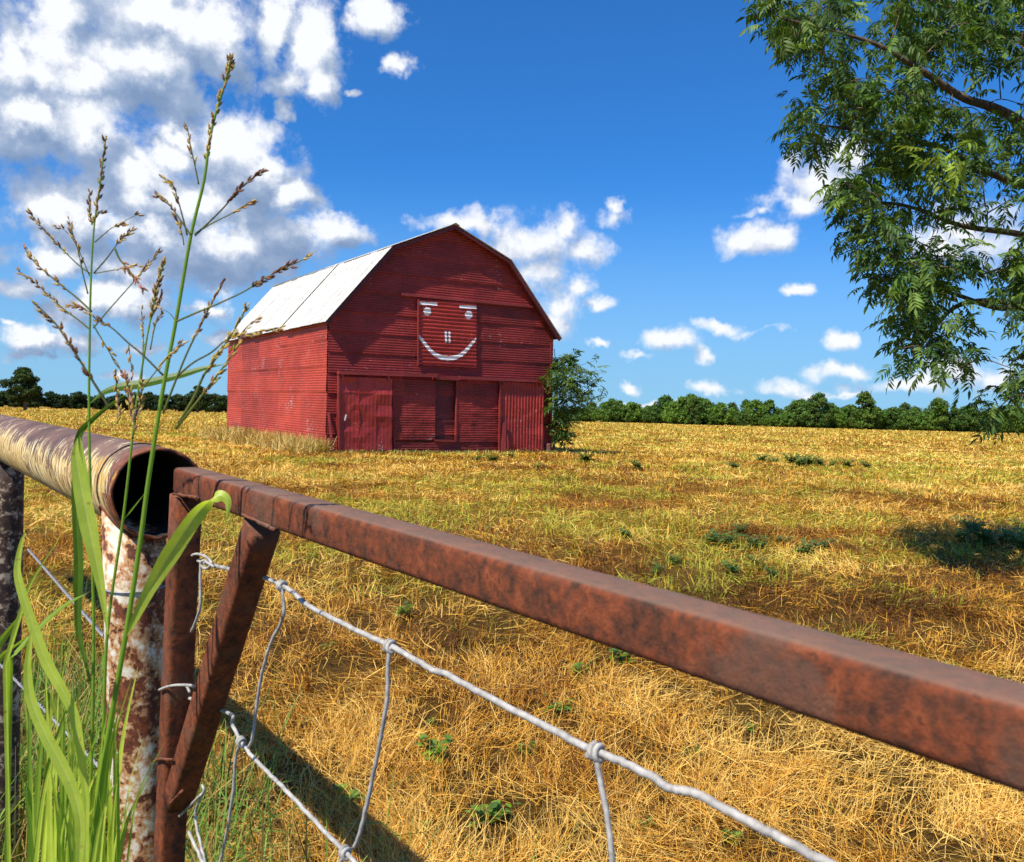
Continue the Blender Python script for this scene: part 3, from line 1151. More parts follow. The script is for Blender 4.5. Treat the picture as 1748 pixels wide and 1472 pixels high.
# weld beads
rw = random.Random(4)
mb = MB()
for (x0, y0, x1, y1) in ((297, 843, 340, 851), (413, 878, 470, 905), (289, 1374, 312, 1350)):
    p0, p1 = GP(x0, y0, -.001), GP(x1, y1, -.001)
    pts = [p0.lerp(p1, i / 9) + Vector((rw.uniform(-1, 1), rw.uniform(-1, 1), rw.uniform(-1, 1))) * .0006 for i in range(10)]
    mb = MB()
    mb.tube(pts, [.0022 * rw.uniform(.6, 1.2) for _ in pts], 6)
    mb.build('weld_bead', M_RUST, gate, smooth=True)

WR = .0024


def gwire(px_pts, r=WR, back=.030, n=6, jit=.0):
    pts = [GP(x, y, back) + gn * 0 for x, y in px_pts]
    return catmull(pts, n)


def kink(path, amp, seed):
    q = random.Random(seed)
    out = []
    for i, p in enumerate(path):
        out.append(p + Vector((q.uniform(-1, 1), q.uniform(-1, 1), q.uniform(-1, 1))) * amp)
    return out


KN = []          # knots: centre, axis


def knot(px, py, px2, py2, back=.030, turns=2.2, r=WR):
    """wrap of the stay wire round the line wire"""
    p = GP(px, py, back)
    t = (GP(px2, py2, back) - p).normalized()
    a = t.orthogonal().normalized()
    b = t.cross(a)
    out = []
    N = 22
    for i in range(N):
        g = turns * 2 * math.pi * i / (N - 1)
        out.append(p + t * (i / (N - 1) - .5) * r * 4.2 + (a * math.cos(g) + b * math.sin(g)) * r * 1.95)
    return out


mesh_root = bpy.data.objects.new('wire_mesh', None)
mesh_root.parent = gate
COL.objects.link(mesh_root)
BASE[mesh_root.name] = BASE[gate.name]
lines = [
    [(338, 957), (352, 962), (375, 968), (420, 978), (455, 988), (481, 1000), (503, 1013), (523, 1032), (560, 1052), (610, 1077), (666, 1103), (720, 1133), (745, 1147), (765, 1152), (810, 1178), (900, 1224), (1000, 1275), (1060, 1300), (1110, 1324), (1135, 1343), (1162, 1350), (1185, 1354), (1230, 1378), (1320, 1425), (1420, 1478), (1620, 1590)],
    [(318, 1190), (345, 1200), (376, 1212), (397, 1222), (396, 1236), (412, 1267), (430, 1290), (458, 1319), (500, 1362), (545, 1410), (590, 1456), (650, 1520), (760, 1640)],
    [(322, 1420), (345, 1470), (380, 1540), (440, 1640)],
]
for k, ln in enumerate(lines):
    mb = MB()
    mb.tube(kink(gwire(ln, n=7), .0005, k), WR * (1.12 if k == 0 else 1.0), 8)
    mb.build('line_wire', M_WIRE, mesh_root, smooth=True)
stays = [
    [(342, 962), (342, 1000), (341, 1040), (325, 1080), (298, 1118)],
    [(481, 1002), (484, 1030), (483, 1055), (462, 1100), (447, 1150), (437, 1210), (431, 1260), (424, 1276)],
    [(408, 1272), (401, 1300), (397, 1360), (385, 1430), (372, 1490), (362, 1560)],
    [(665, 1104), (662, 1150), (660, 1200), (648, 1270), (632, 1345), (615, 1420), (604, 1448)],
    [(586, 1462), (575, 1490), (560, 1560)],
    [(1018, 1284), (1024, 1330), (1038, 1400), (1045, 1472), (1050, 1560)],
    [(345, 1340), (347, 1352), (335, 1380), (334, 1400), (342, 1440), (352, 1480), (360, 1540)],
]
for k, ln in enumerate(stays):
    mb = MB()
    mb.tube(kink(gwire(ln, back=.0305 - .003, n=6), .0004, 20 + k), WR * .82, 8)
    mb.build('stay_wire', M_WIRE, mesh_root, smooth=True)
for (x, y, x2, y2) in ((481, 1000, 503, 1013), (411, 1266, 430, 1290), (665, 1103, 700, 1121), (1017, 1283, 1060, 1303), (589, 1455, 620, 1488)):
    mb = MB()
    mb.tube(knot(x, y, x2, y2), WR * .85, 7)
    mb.build('wire_knot', M_WIRE, mesh_root, smooth=True)
# ties round the upright
ties = [
    [(322, 952), (335, 946), (352, 951), (361, 962), (352, 971), (343, 965), (347, 957), (356, 962), (366, 968)],
    [(272, 1178), (284, 1173), (300, 1170), (322, 1170), (331, 1172)],
    [(313, 1161), (318, 1170), (324, 1182)],
    [(262, 1300), (272, 1296), (286, 1297), (294, 1297)],
    [(298, 1402), (318, 1382), (344, 1356)],
]
for k, ln in enumerate(ties):
    mb = MB()
    bk = -.004 if k in (1, 3) else .024
    mb.tube(gwire(ln, back=bk, n=6), WR * .8, 7)
    mb.build('tie_wire', M_WIRE if k != 3 else M_RUST, mesh_root, smooth=True)

SP = .775                                  # the pipe fence stands a little behind the gate
# ---- pipe fence
PE = P(272, 843, 1.6 * SP)
PL = P(0, 745, 3.5 * SP)
pdir = Vector((PL.x - PE.x, PL.y - PE.y, 0)).normalized()
PR = .057 * SP / S
pfence = thing('pipe_fence', (PE.x, PE.y, gz1(PE.x, PE.y)), 'big peeling pipe rail on steel posts, beside the rusty gate', 'fence')
PLEN = 6.5
z_ax = -pdir                                # local z points out of the open end
y_ax = Vector((0, 0, 1))
x_ax = y_ax.cross(z_ax).normalized()
Mp = Matrix((x_ax, y_ax, z_ax)).transposed().to_4x4()
Mp.translation = PE - BASE[pfence.name]


def pipe_local(name, mbx, mat, smooth=True):
    o = mbx.build(name, mat, pfence, smooth=smooth, local=True)
    o.matrix_local = Mp
    return o


rp = random.Random(9)
NS = 56
mb = MB()
edge = [rp.uniform(-.003, .003) for _ in range(NS)]
zs = [0, -.004, -.02, -.05, -.1] + [-.1 - (PLEN - .1) * i / 40 for i in range(1, 41)]
vs = []
for k, z in enumerate(zs):
    for j in range(NS):
        a = 2 * math.pi * j / NS
        r = PR + (edge[j] * .4 if k == 0 else 0) - (.0012 if k == 0 else 0)
        vs.append((r * math.cos(a), r * math.sin(a), z + (edge[j] if k < 2 else 0)))
fs = [(k * NS + j, k * NS + (j + 1) % NS, (k + 1) * NS + (j + 1) % NS, (k + 1) * NS + j) for k in range(len(zs) - 1) for j in range(NS)]
mb.add(vs, [f[::-1] for f in fs])
pipe = pipe_local('pipe_rail', mb, M_PIPE)
mb = MB()                                    # rusted rim and dark bore
vs = []
prof = [(PR - .0012, 0), (PR - .0025, .0008), (PR - .0042, 0), (PR - .0050, -.006), (PR - .0050, -1.2)]
for k, (r, z) in enumerate(prof):
    for j in range(NS):
        a = 2 * math.pi * j / NS
        e_ = edge[j] if k < 4 else 0
        vs.append(((r + e_ * .4) * math.cos(a), (r + e_ * .4) * math.sin(a), z + e_))
mb.add(vs[:3 * NS], [(k * NS + j, k * NS + (j + 1) % NS, (k + 1) * NS + (j + 1) % NS, (k + 1) * NS + j) for k in range(2) for j in range(NS)])
rim = pipe_local('pipe_rim', mb, M_RUST)
mb = MB()
mb.add(vs[2 * NS:], [(k * NS + j, k * NS + (j + 1) % NS, (k + 1) * NS + (j + 1) % NS, (k + 1) * NS + j) for k in range(2) for j in range(NS)])
pipe_local('pipe_bore', mb, M_DARK)
mb = MB()                                    # cut line / weld ring close to the end
ring = []
for j in range(41):
    a = 2 * math.pi * j / 40
    ring.append(((PR + .0005) * math.cos(a), (PR + .0005) * math.sin(a), -.078 - .022 * math.sin(a) + rp.uniform(-.001, .001)))
mb.tube(ring, .0016, 5, caps=False)
pipe_local('cut_ring', mb, M_DARK)


def post(top, bottom, r, mat, name='post', seed=1):
    mb = MB()
    q = random.Random(seed)
    pts = segs(bottom, top, 14)
    mb.tube(pts, [r * q.uniform(.992, 1.008) for _ in pts], 32)
    for i in range(len(pts) * 32 - 32, len(pts) * 32):         # top cut to a saddle that fits the pipe
        p = mb.v[i]
        w_ = (p - PE).dot(x_ax)
        p.z = PE.z - math.sqrt(max(0, PR * PR - w_ * w_)) + .002
    o = mb.build(name, mat, pfence, smooth=True)
    return o


ptop, pbot = P(229, 905, 1.66 * SP), P(243, 1472, 1.70 * SP)
pgr = ptop + (pbot - ptop) * ((ptop.z + .3) / (ptop.z - pbot.z))
ptop2 = Vector((ptop.x, ptop.y, PE.z - PR * .90))
post(ptop2, pgr, .0385 * SP / S, M_POST, 'post', 1)
mb = MB()                                    # weld bead where the post meets the rail
wl = []
for a in np.linspace(0, 2 * math.pi, 33):
    p = ptop2 + Vector((math.cos(a), math.sin(a), 0)) * (.0385 * SP / S + .001)
    w_ = (p - PE).dot(x_ax)
    p.z = PE.z - math.sqrt(max(0, PR * PR - w_ * w_)) - .001
    wl.append(p)
mb.tube(wl, .0028, 6, caps=False)
mb.build('weld_bead', M_RUST, pfence, smooth=True)
cb_ = ptop.lerp(pbot, .16)
mb = MB()
mb.tube([cb_ + Vector((.0448 * math.cos(a), .0448 * math.sin(a), .003 * math.sin(a))) for a in np.linspace(0, 2 * math.pi, 28)], .0016, 6, caps=False)
mb.build('wire_band', M_TWINE, pfence, smooth=True)
for k in (1, 2):
    dd = (2.05, 4.6)[k - 1]
    q = PE + pdir * (dd * SP + .1)
    q0 = P(20, 800, 3.32 * SP) if k == 1 else q
    if k == 1:
        tline = (q0 - PE).dot(pdir)
        q = PE + pdir * tline
    post(Vector((q.x, q.y, PE.z - PR * .85)), Vector((q.x - .015, q.y, gz1(q.x, q.y) - .3)), .0385 * SP / S, M_POSTD, 'post', 3 + k)
# twisted wire running down the fence line, left of the near post
for (x0, y0, d0, x1, y1, d1, tw) in ((48, 938, 3.2 * SP, 176, 1085, 1.75 * SP, True), (-120, 1010, 3.3 * SP, 190, 1330, 1.72 * SP, True)):
    a, b = P(x0, y0, d0), P(x1, y1, d1)
    mb = MB()
    t = (b - a).normalized()
    u = t.orthogonal().normalized()
    v = t.cross(u)
    n = 160
    for ph in (0, math.pi):
        pts = []
        for i in range(n):
            g = 2 * math.pi * (b - a).length / .028 * i / n + ph
            pts.append(a.lerp(b, i / (n - 1)) + (u * math.cos(g) + v * math.sin(g)) * .0020)
        mb.tube(pts, .0017, 5)
    mb.build('twisted_wire', M_TWINE, pfence, smooth=True)

# ------------------------------------------------------------------ tall seeding grass by the post
GREEN, LIME, DKG, MID = (.28, .44, .05), (.60, .72, .09), (.10, .20, .02), (.78, .82, .32)
GOLD, BRN, PINK, PALE = (.66, .44, .10), (.26, .115, .045), (.60, .27, .16), (.72, .58, .28)
c4 = lambda x, y: (x / 2.3, y / 2.3 + 80)
c2 = lambda x, y: (x / 3.496, y / 3.496 + 660)
c3 = lambda x, y: (x / 3.488, y / 3.488 + 1050)
rg = random.Random(21)


def path_px(pts, d, conv=None):
    """pixel polyline with a depth (constant or per end) -> smooth 3D path"""
    n = len(pts)
    out = []
    for i, p in enumerate(pts):
        x, y = conv(*p) if conv else p
        dd = d if not isinstance(d, tuple) else d[0] + (d[1] - d[0]) * i / (n - 1)
        out.append(P(x, y, dd))
    return catmull(out, 6)


def add_seeds(mb, path, f0, f1, n, ln, w, cols, spread=.5, r=rg):
    L = len(path)
    for k in range(n):
        t = f0 + (f1 - f0) * (k + r.random()) / n
        i = min(L - 2, int(t * (L - 1)))
        p = path[i].lerp(path[i + 1], t * (L - 1) - i)
        d = (path[i + 1] - path[i]).normalized()
        o = Vector((r.gauss(0, 1), r.gauss(0, 1), r.gauss(0, 1))).normalized()
        d = (d + o * spread).normalized()
        s = r.uniform(.7, 1.25)
        mb.seed(p + o * w * .4, d, ln * s, w * s, r.choice(cols))


def grass_plant(label, base_px, d, stem, r0, branches, seeds_on_stem, leaves, group='tall seeding grasses in front of the fence post'):
    """stem: (points, converter); branches: (points, converter, depth, seeds from, n, colours)"""
    sp = path_px(stem[0], d, stem[1])
    b = sp[0].copy()
    gx, gy = b.x, b.y
    z = gz1(gx, gy)
    sp = catmull([Vector((gx + .01, gy, z - .02)), Vector((gx + .004, gy, (z + b.z) / 2))], 6)[:-1] + sp
    root = thing('tall_grass', (gx, gy, z), label, 'grass', group)
    mb = MB()
    n = len(sp)
    mb.tube(sp, [r0 * (1 - .72 * i / n) for i in range(n)], 8, GREEN)
    mb.build('stem', M_BLADE, root, smooth=True, colour=True)
    mbp, mbs_ = MB(), MB()
    for pts, conv, dd, f0, ns, cols, br in branches:
        q = path_px(pts, dd if dd else d, conv)
        mbp.tube(q, [br * (1 - .6 * i / len(q)) for i in range(len(q))], 5, rg.choice(((.22, .22, .05), (.16, .13, .05))))
        add_seeds(mbs_, q, f0, 1.0, ns, .0068, .0023, cols)
    if seeds_on_stem:
        f0, f1, ns, cols = seeds_on_stem
        add_seeds(mbs_, sp, f0, f1, ns, .0074, .0026, cols)
    if mbp.v:
        pan = mbp.build('panicle', M_BLADE, root, smooth=True, colour=True)
        mbs_.build('seeds', M_SEED, pan, smooth=False, colour=True)
    elif mbs_.v:
        mbs_.build('seeds', M_SEED, root, colour=True)
    for pts, conv, dd, wid, side, cols in leaves:
        lp = path_px(pts, dd, conv)
        m = len(lp)
        ws = [wid * dd * 1.0 / F * (min(1, .06 + 2.6 * i / m) * (1 - (i / (m - 1)) ** 3 * .96)) for i in range(m)] if not isinstance(dd, tuple) else [wid * dd[0] / F * (min(1, .06 + 2.6 * i / m) * (1 - (i / (m - 1)) ** 3 * .96)) for i in range(m)]
        ml = MB()
        ml.ribbon(lp, ws, side, .22, cols)
        ml.build('leaf', M_BLADE, root, smooth=True, colour=True)
    return root


DA, DB, DCc = 1.00, .92, .98
SB = [BRN, (.42, .22, .09), (.55, .33, .13), GOLD, PALE]
SG = [GOLD, PALE, (.50, .27, .06), BRN]
side_r = Vector((1, 0, .1))
bA = [
    ([(352, 890), (300, 850), (225, 775), (150, 695), (110, 645)], c4, None, .35, 26, SB, .0009),
    ([(345, 970), (325, 890), (310, 815), (290, 745), (270, 680)], c4, None, .35, 24, SB, .0009),
    ([(352, 1110), (310, 1075), (250, 1030), (190, 975), (130, 920), (72, 880)], c4, None, .3, 30, SB + [GOLD], .0010),
    ([(368, 890), (420, 830), (460, 775), (490, 745), (520, 718)], c4, None, .5, 20, SB, .0009),
    ([(372, 768), (410, 735), (450, 705), (495, 697)], c4, None, .6, 12, SB, .0008),
    ([(374, 670), (390, 655), (404, 645)], c4, None, .4, 5, SB, .0007),
    ([(372, 890), (440, 878), (500, 866), (540, 860)], c4, None, .4, 12, SB, .0007),
    ([(366, 1105), (430, 1030), (510, 940), (570, 870), (628, 803)], c4, None, .55, 20, SB, .0009),
    ([(362, 700), (350, 640), (352, 570)], c4, None, .1, 12, SB, .0008),
    ([(480, 690), (520, 668), (545, 658)], c4, None, .6, 4, SB, .0005),
    ([(352, 900), (300, 780), (255, 722), (212, 706)], c4, None, .65, 6, SB, .0006),
]
grass_plant('slender upright grass stalk with dark seeds, left of the post', None, DA,
            ([(150, 1480), (156, 1300), (160, 1080), (155, 880), (152, 700), (153, 580), (155.5, 471), (161, 384), (172, 306), (181, 232)], None), .0023, bA,
            (.80, .99, 46, SB),
            [([(565, 1900), (520, 1680), (470, 1470), (466, 1250), (470, 1050), (458, 800), (452, 560), (470, 300), (560, 190), (700, 80), (760, 45)], c2, 1.0, 16, (.9, .35, .1), (GREEN, DKG)),
             ([(355, 1400), (400, 1360), (470, 1335), (560, 1322), (700, 1290), (800, 1262), (880, 1246)], c4, .98, 17, (.1, .25, 1), ((.20, .30, .04), (.10, .19, .02)))])
bB = [
    ([(780, 540), (768, 480), (757, 430), (745, 370), (735, 312)], c4, None, .3, 16, SB + [GOLD], .0009),
    ([(750, 740), (715, 690), (680, 640), (650, 605), (615, 585)], c4, .86, .45, 18, SB, .0009),
    ([(735, 740), (715, 660), (698, 600), (680, 545), (640, 516)], c4, .86, .4, 16, [GOLD, PALE, BRN], .0009),
    ([(722, 780), (716, 740), (700, 690), (690, 660)], c4, .84, .3, 8, [GOLD, BRN], .0006),
    ([(765, 742), (820, 690), (880, 630), (930, 570), (985, 520), (1037, 485)], c4, .88, .45, 34, [BRN, (.3, .12, .06), (.26, .1, .07)], .0011),
    ([(765, 735), (830, 695), (900, 660), (950, 630), (990, 605)], c4, .88, .5, 14, SB, .0009),
    ([(690, 1080), (770, 1045), (850, 1012), (960, 960), (1020, 920), (1080, 888), (1160, 850)], c4, .82, .55, 30, [BRN, (.3, .12, .06)], .0011),
    ([(1160, 850), (1190, 835), (1212, 824)], c4, .82, .5, 3, [GOLD, BRN], .0007),
    ([(640, 1440), (690, 1310), (740, 1190), (790, 1090), (830, 1010), (880, 915)], c4, .84, .45, 30, SB + [BRN], .0012),
    ([(690, 1080), (670, 1050), (640, 1030)], c4, None, .9, 1, SB, .0006),
    ([(700, 1290), (760, 1240), (830, 1200), (890, 1150), (950, 1135), (1010, 1120), (1110, 1100)], c4, .80, .5, 30, SG + [GOLD], .0010),
    ([(700, 1480), (760, 1380), (800, 1290), (850, 1220), (910, 1130), (970, 1020)], c4, .78, .38, 34, [GOLD, (.6, .42, .08), PALE], .0015),
    ([(690, 1500), (770, 1400), (830, 1320), (890, 1240), (945, 1160)], c4, .78, .35, 30, [GOLD, PINK, (.6, .42, .08)], .0014),
    ([(900, 1200), (960, 1110), (1020, 1060)], c4, .80, .4, 7, SB, .0007),
    ([(690, 1200), (680, 1190), (712, 1165)], c4, None, .5, 4, SB, .0006),
]
grass_plant('tall thick green grass stalk leaning right, highest of the seeding grasses', None, DB,
            ([(150, 1490), (166, 1380), (183, 1265), (218, 1064), (240, 920), (255, 809), (279, 660), (300, 550), (326, 402), (348, 310), (361, 223), (387, 132), (395, 97)], None), .0036, bB,
            (.80, .99, 62, SB + [GOLD]),
            [([(756, 1490), (800, 1400), (890, 1215), (985, 1050), (1080, 900), (1180, 755), (1270, 665), (1330, 655), (1362, 700), (1352, 790)], c2, .86, 33, (.75, .2, .60), (MID, LIME))])
bC = [
    ([(555, 1330), (560, 1230), (562, 1130), (556, 1030)], c4, None, .45, 12, SB + [GOLD], .0008),
    ([(590, 1190), (605, 1110), (620, 1070), (636, 1042)], c4, None, .2, 10, SB + [GOLD], .0008),
    ([(595, 1060), (625, 1010), (640, 965)], c4, None, .2, 9, SG, .0008),
    ([(430, 1420), (400, 1370), (350, 1290), (280, 1180), (220, 1090), (148, 1018)], c4, .74, .35, 30, [BRN, (.3, .16, .06), GOLD], .0013),
    ([(640, 1290), (560, 1210), (500, 1160), (440, 1105), (380, 1070), (330, 1030), (268, 1012)], c4, .78, .5, 18, SG + [PINK], .0010),
    ([(360, 1040), (300, 985), (220, 920), (140, 850), (98, 798)], c4, .80, .35, 18, SG + [PINK], .0010),
    ([(365, 1090), (400, 1150), (430, 1200), (450, 1240), (490, 1290)], c4, .9, .2, 12, SG, .0008),
    ([(455, 1265), (456, 1320), (462, 1400)], c4, .9, .0, 12, SG, .0008),
    ([(505, 1170), (512, 1230), (522, 1300)], c4, .9, .1, 7, SB, .0006),
    ([(560, 1340), (600, 1290), (640, 1240), (680, 1200), (715, 1160)], c4, .9, .3, 12, SB + [GOLD], .0008),
    ([(450, 790), (470, 835), (500, 870), (530, 910), (565, 960)], c4, .72, .3, 14, [PINK, (.6, .33, .16), (.62, .25, .2)], .0009),
    ([(520, 1460), (505, 1380), (500, 1320), (490, 1290)], c4, .86, .0, 22, [GOLD, PALE, PINK, GOLD], .0010),
    ([(525, 1470), (545, 1420), (555, 1370), (560, 1320)], c4, .86, .0, 22, [GOLD, PALE, GOLD], .0010),
    ([(520, 1540), (530, 1470), (520, 1400), (510, 1350)], c4, .84, .1, 24, [GOLD, PALE, GOLD, PINK], .0011),
    ([(460, 1480), (470, 1440), (462, 1390)], c4, .88, .1, 9, [GOLD, PALE], .0007),
]
grass_plant('thin grass stalk with golden drooping seed clusters, between two taller stalks', None, DCc,
            ([(165, 1490), (176, 1250), (184, 1072), (210, 887), (226, 749), (233, 689), (247, 600), (256, 550), (268, 493), (280, 445)], None), .0022, bC,
            (.80, .99, 50, SB + [GOLD, GOLD]),
            [([(645, 1480), (600, 1180), (540, 880), (500, 680), (470, 520), (452, 400), (462, 310)], c2, .93, 30, (1, .25, 0), (MID, LIME)),
             ([(735, 800), (790, 730), (868, 632)], c2, .97, 3.2, (1, .2, 0), (LIME, GREEN)),
             ([(640, 1420), (590, 1150), (540, 800), (515, 600), (492, 420), (478, 300)], c2, .97, 15, (1, .5, 0), (GREEN, LIME))])
# small awn by the hollow end
# lower clump of broad blades
clump_defs = [
    ('broad pale green grass blade clump rising at the lower left corner', [
        ([(515, 1100), (480, 800), (430, 560), (280, 280), (190, 40), (120, -180), (105, -290), (128, -430), (150, -490)], c3, .85, 21, (.95, .15, .1), (MID, LIME)),
        ([(470, 1500), (480, 1250), (440, 1060), (370, 900), (260, 690), (185, 500), (165, 330), (178, 180), (188, 60)], c3, .82, 24, (.95, .25, -.1), (MID, LIME)),
        ([(90, 1600), (180, 1300), (250, 1100), (430, 820)], lambda x, y: c2(x - 60, y + 60), .95, 9, (1, .3, 0), (GREEN, LIME)),
        ([(60, 1620), (230, 1440), (380, 1310), (522, 1232)], c2, .96, 12, (.4, .3, 1), (LIME, GREEN)),
        ([(-120, 420), (-20, 200), (80, 60), (180, -60)], c3, 1.1, 16, (.7, .3, .3), (LIME, GREEN)),
        ([(-150, 520), (0, 260), (120, 160), (180, 120)], c3, 1.1, 12, (.7, .3, .3), (LIME, GREEN)),
        ([(-100, 1330), (40, 1200), (130, 1100), (195, 1060)], c3, 1.05, 11, (.5, .3, .6), (LIME, GREEN)),
        ([(300, 460), (330, 560), (380, 660), (440, 720)], c3, 1.0, 14, (.9, .2, .1), (LIME, (.30, .36, .05))),
    ]),
    ('dense green grass blades standing against the near fence post', None),
]
for label, leaves in clump_defs:
    if leaves is None:
        leaves = []
        for k in range(58):
            bx, by = rg.uniform(40, 205), 1600
            hgt = rg.uniform(200, 470)
            lean = rg.uniform(-40, 70)
            d = rg.uniform(.86, 1.03)
            pts = [(bx, by), (bx + lean * .2, by - hgt * .35), (bx + lean * .5, by - hgt * .72), (bx + lean * rg.uniform(.9, 1.3), by - hgt)]
            a_ = rg.uniform(-.8, .8)
            leaves.append((pts, None, d, rg.uniform(5, 14), (math.cos(a_), math.sin(a_), 0), rg.choice(((LIME, GREEN), (GREEN, LIME), (MID, LIME), (GREEN, DKG)))))
    b0 = P(130, 1500, .95)
    root = thing('grass_clump', (b0.x, b0.y, gz1(b0.x, b0.y)), label, 'grass')
    for pts, conv, dd, wid, side, cols in leaves:
        lp = path_px(pts, dd, conv)
        e = lp[0]
        gx, gy = e.x + rg.uniform(-.03, .03), e.y + rg.uniform(-.02, .05)
        lp = catmull([Vector((gx, gy, gz1(gx, gy) - .02)), Vector(((gx + e.x) / 2, (gy + e.y) / 2, e.z * .55)), e], 5)[:-1] + lp
        m = len(lp)
        ws = [wid * dd / F * (min(1, .25 + 1.6 * i / m) * (1 - (i / (m - 1)) ** 3 * .96)) for i in range(m)]
        ml = MB()
        ml.ribbon(lp, ws, side, .22, cols)
        ml.build('blade', M_BLADE, root, smooth=True, colour=True)

# ------------------------------------------------------------------ straw and stubble
def blades(N, dist, ang, lrange, wk, flat, tall=0.0, colour=None, name='dry_grass', label=None, cen=(0, 0), xy=None):
    """one mesh of thin bent blades; colour varies with the patch they grow in"""
    if xy is None:
        x, y = cen[0] + dist * np.sin(ang), cen[1] + dist * np.cos(ang)
    else:
        x, y = xy
        dist = np.hypot(x, y)
    N = len(x)
    z = gz(x, y)
    L = RNG.uniform(*lrange, N)
    wdt = np.maximum(wk, dist * .00072) * RNG.uniform(.7, 1.35, N)
    az_ = np.pi * 5 * fbm(x * .8 + 7, y * .8 + 3, 2) + RNG.normal(0, 1.25, N)      # matted in swirls as the mower left it
    isflat = RNG.random(N) < flat
    tilt = np.where(isflat, np.abs(RNG.normal(.12, .22, N)), RNG.uniform(.5, 1.45, N))
    L = np.where(isflat, L, L * .55)
    z = z + np.where(isflat, RNG.uniform(0, .05, N), 0)
    dx, dy = np.cos(az_), np.sin(az_)
    d1 = np.stack([dx * np.cos(tilt), dy * np.cos(tilt), np.sin(tilt)], -1)
    bend = RNG.normal(0, .35, N) - np.where(isflat, .12, .25)
    t2 = tilt + bend
    yaw2 = az_ + RNG.normal(0, .3, N)
    d2 = np.stack([np.cos(yaw2) * np.cos(t2), np.sin(yaw2) * np.cos(t2), np.sin(t2)], -1)
    sd = np.stack([-dy, dx, RNG.normal(0, .5, N)], -1)
    sd /= np.linalg.norm(sd, axis=1, keepdims=True)
    p0 = np.stack([x, y, z], -1)
    p1 = p0 + d1 * (L * .5)[:, None]
    p2 = p1 + d2 * (L * .5)[:, None]
    hw = (wdt / 2)[:, None]
    V = np.stack([p0 - sd * hw, p0 + sd * hw, p1 - sd * hw * .9, p1 + sd * hw * .9, p2 - sd * hw * .35, p2 + sd * hw * .35], 1).reshape(-1, 3)
    o = (np.arange(N) * 6)[:, None]
    T = np.concatenate([o + np.array([[0, 1, 3, 2]]), o + np.array([[2, 3, 5, 4]])], 1).reshape(-1, 4)
    cols = np.repeat(colour(x, y, isflat), 6, 0)
    return np_mesh(name, V, T, M_STRAW, cols)


PAL = np.array([(.62, .42, .10), (.72, .53, .19), (.50, .29, .055), (.34, .15, .03), (.58, .44, .09), (.80, .66, .34), (.20, .10, .03)])


def straw_col(x, y, isflat):
    N = len(x)
    n = fbm(x / 1.5 + 3, y / 2.2, 4)
    b = fbm(x / 9 + 50, y / 3.5 + 8, 3)
    cl = fbm(x / .32 + 11, y / .42 + 5, 3)
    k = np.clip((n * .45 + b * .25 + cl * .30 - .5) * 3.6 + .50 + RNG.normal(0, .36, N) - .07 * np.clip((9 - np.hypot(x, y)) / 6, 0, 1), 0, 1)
    # dark brown chaff -> orange -> gold -> pale straw
    stops = np.array([(.10, .038, .007), (.29, .118, .014), (.53, .275, .030), (.67, .40, .052), (.78, .57, .16)])
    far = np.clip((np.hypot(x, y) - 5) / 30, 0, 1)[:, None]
    # strips of the field: darker, browner tone close behind the fence on the right, a fresher yellow-green swath beyond it, gold further out
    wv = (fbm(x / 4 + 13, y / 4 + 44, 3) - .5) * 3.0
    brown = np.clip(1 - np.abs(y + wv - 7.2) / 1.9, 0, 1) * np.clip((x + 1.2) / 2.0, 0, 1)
    swath = np.clip(1 - np.abs(y + wv * 1.6 - 13.5) / 6.5, 0, 1)
    gold = np.clip((y + wv - 20) / 14, 0, 1)
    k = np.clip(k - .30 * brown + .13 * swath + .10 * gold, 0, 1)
    t = k * 4
    i = np.minimum(t.astype(int), 3)
    c = stops[i] + (stops[i + 1] - stops[i]) * (t - i)[:, None]
    g = .6 * fbm(x / 1.1 + 90, y / 1.4 + 20, 3) + .4 * fbm(x / 6 + 30, y / 3 + 70, 3)
    gm = np.clip((g - .47) * 6 + .30 * swath, 0, 1) * np.where(isflat, .40, .9)
    pick = RNG.random(N) < gm
    c[pick] = np.array([(.36, .37, .040)]) * RNG.uniform(.55, 1.4, (pick.sum(), 1)) * np.array([[1, 1, 1]])
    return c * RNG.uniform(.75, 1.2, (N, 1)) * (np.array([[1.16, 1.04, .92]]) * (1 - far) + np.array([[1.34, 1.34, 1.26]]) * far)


HALF = rad(46)
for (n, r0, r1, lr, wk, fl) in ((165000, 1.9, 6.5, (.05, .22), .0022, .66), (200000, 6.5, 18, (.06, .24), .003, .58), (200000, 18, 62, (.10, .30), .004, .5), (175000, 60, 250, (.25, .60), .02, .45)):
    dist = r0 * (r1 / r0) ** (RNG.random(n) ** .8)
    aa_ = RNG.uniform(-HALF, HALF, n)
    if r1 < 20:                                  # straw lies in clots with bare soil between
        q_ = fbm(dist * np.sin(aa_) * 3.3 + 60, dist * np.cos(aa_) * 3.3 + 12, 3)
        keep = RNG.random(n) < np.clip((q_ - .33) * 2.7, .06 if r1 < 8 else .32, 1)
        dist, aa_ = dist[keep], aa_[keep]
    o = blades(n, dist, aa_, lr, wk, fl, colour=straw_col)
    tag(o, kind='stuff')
    o['label'] = 'dry golden straw and stubble lying over the mown field'
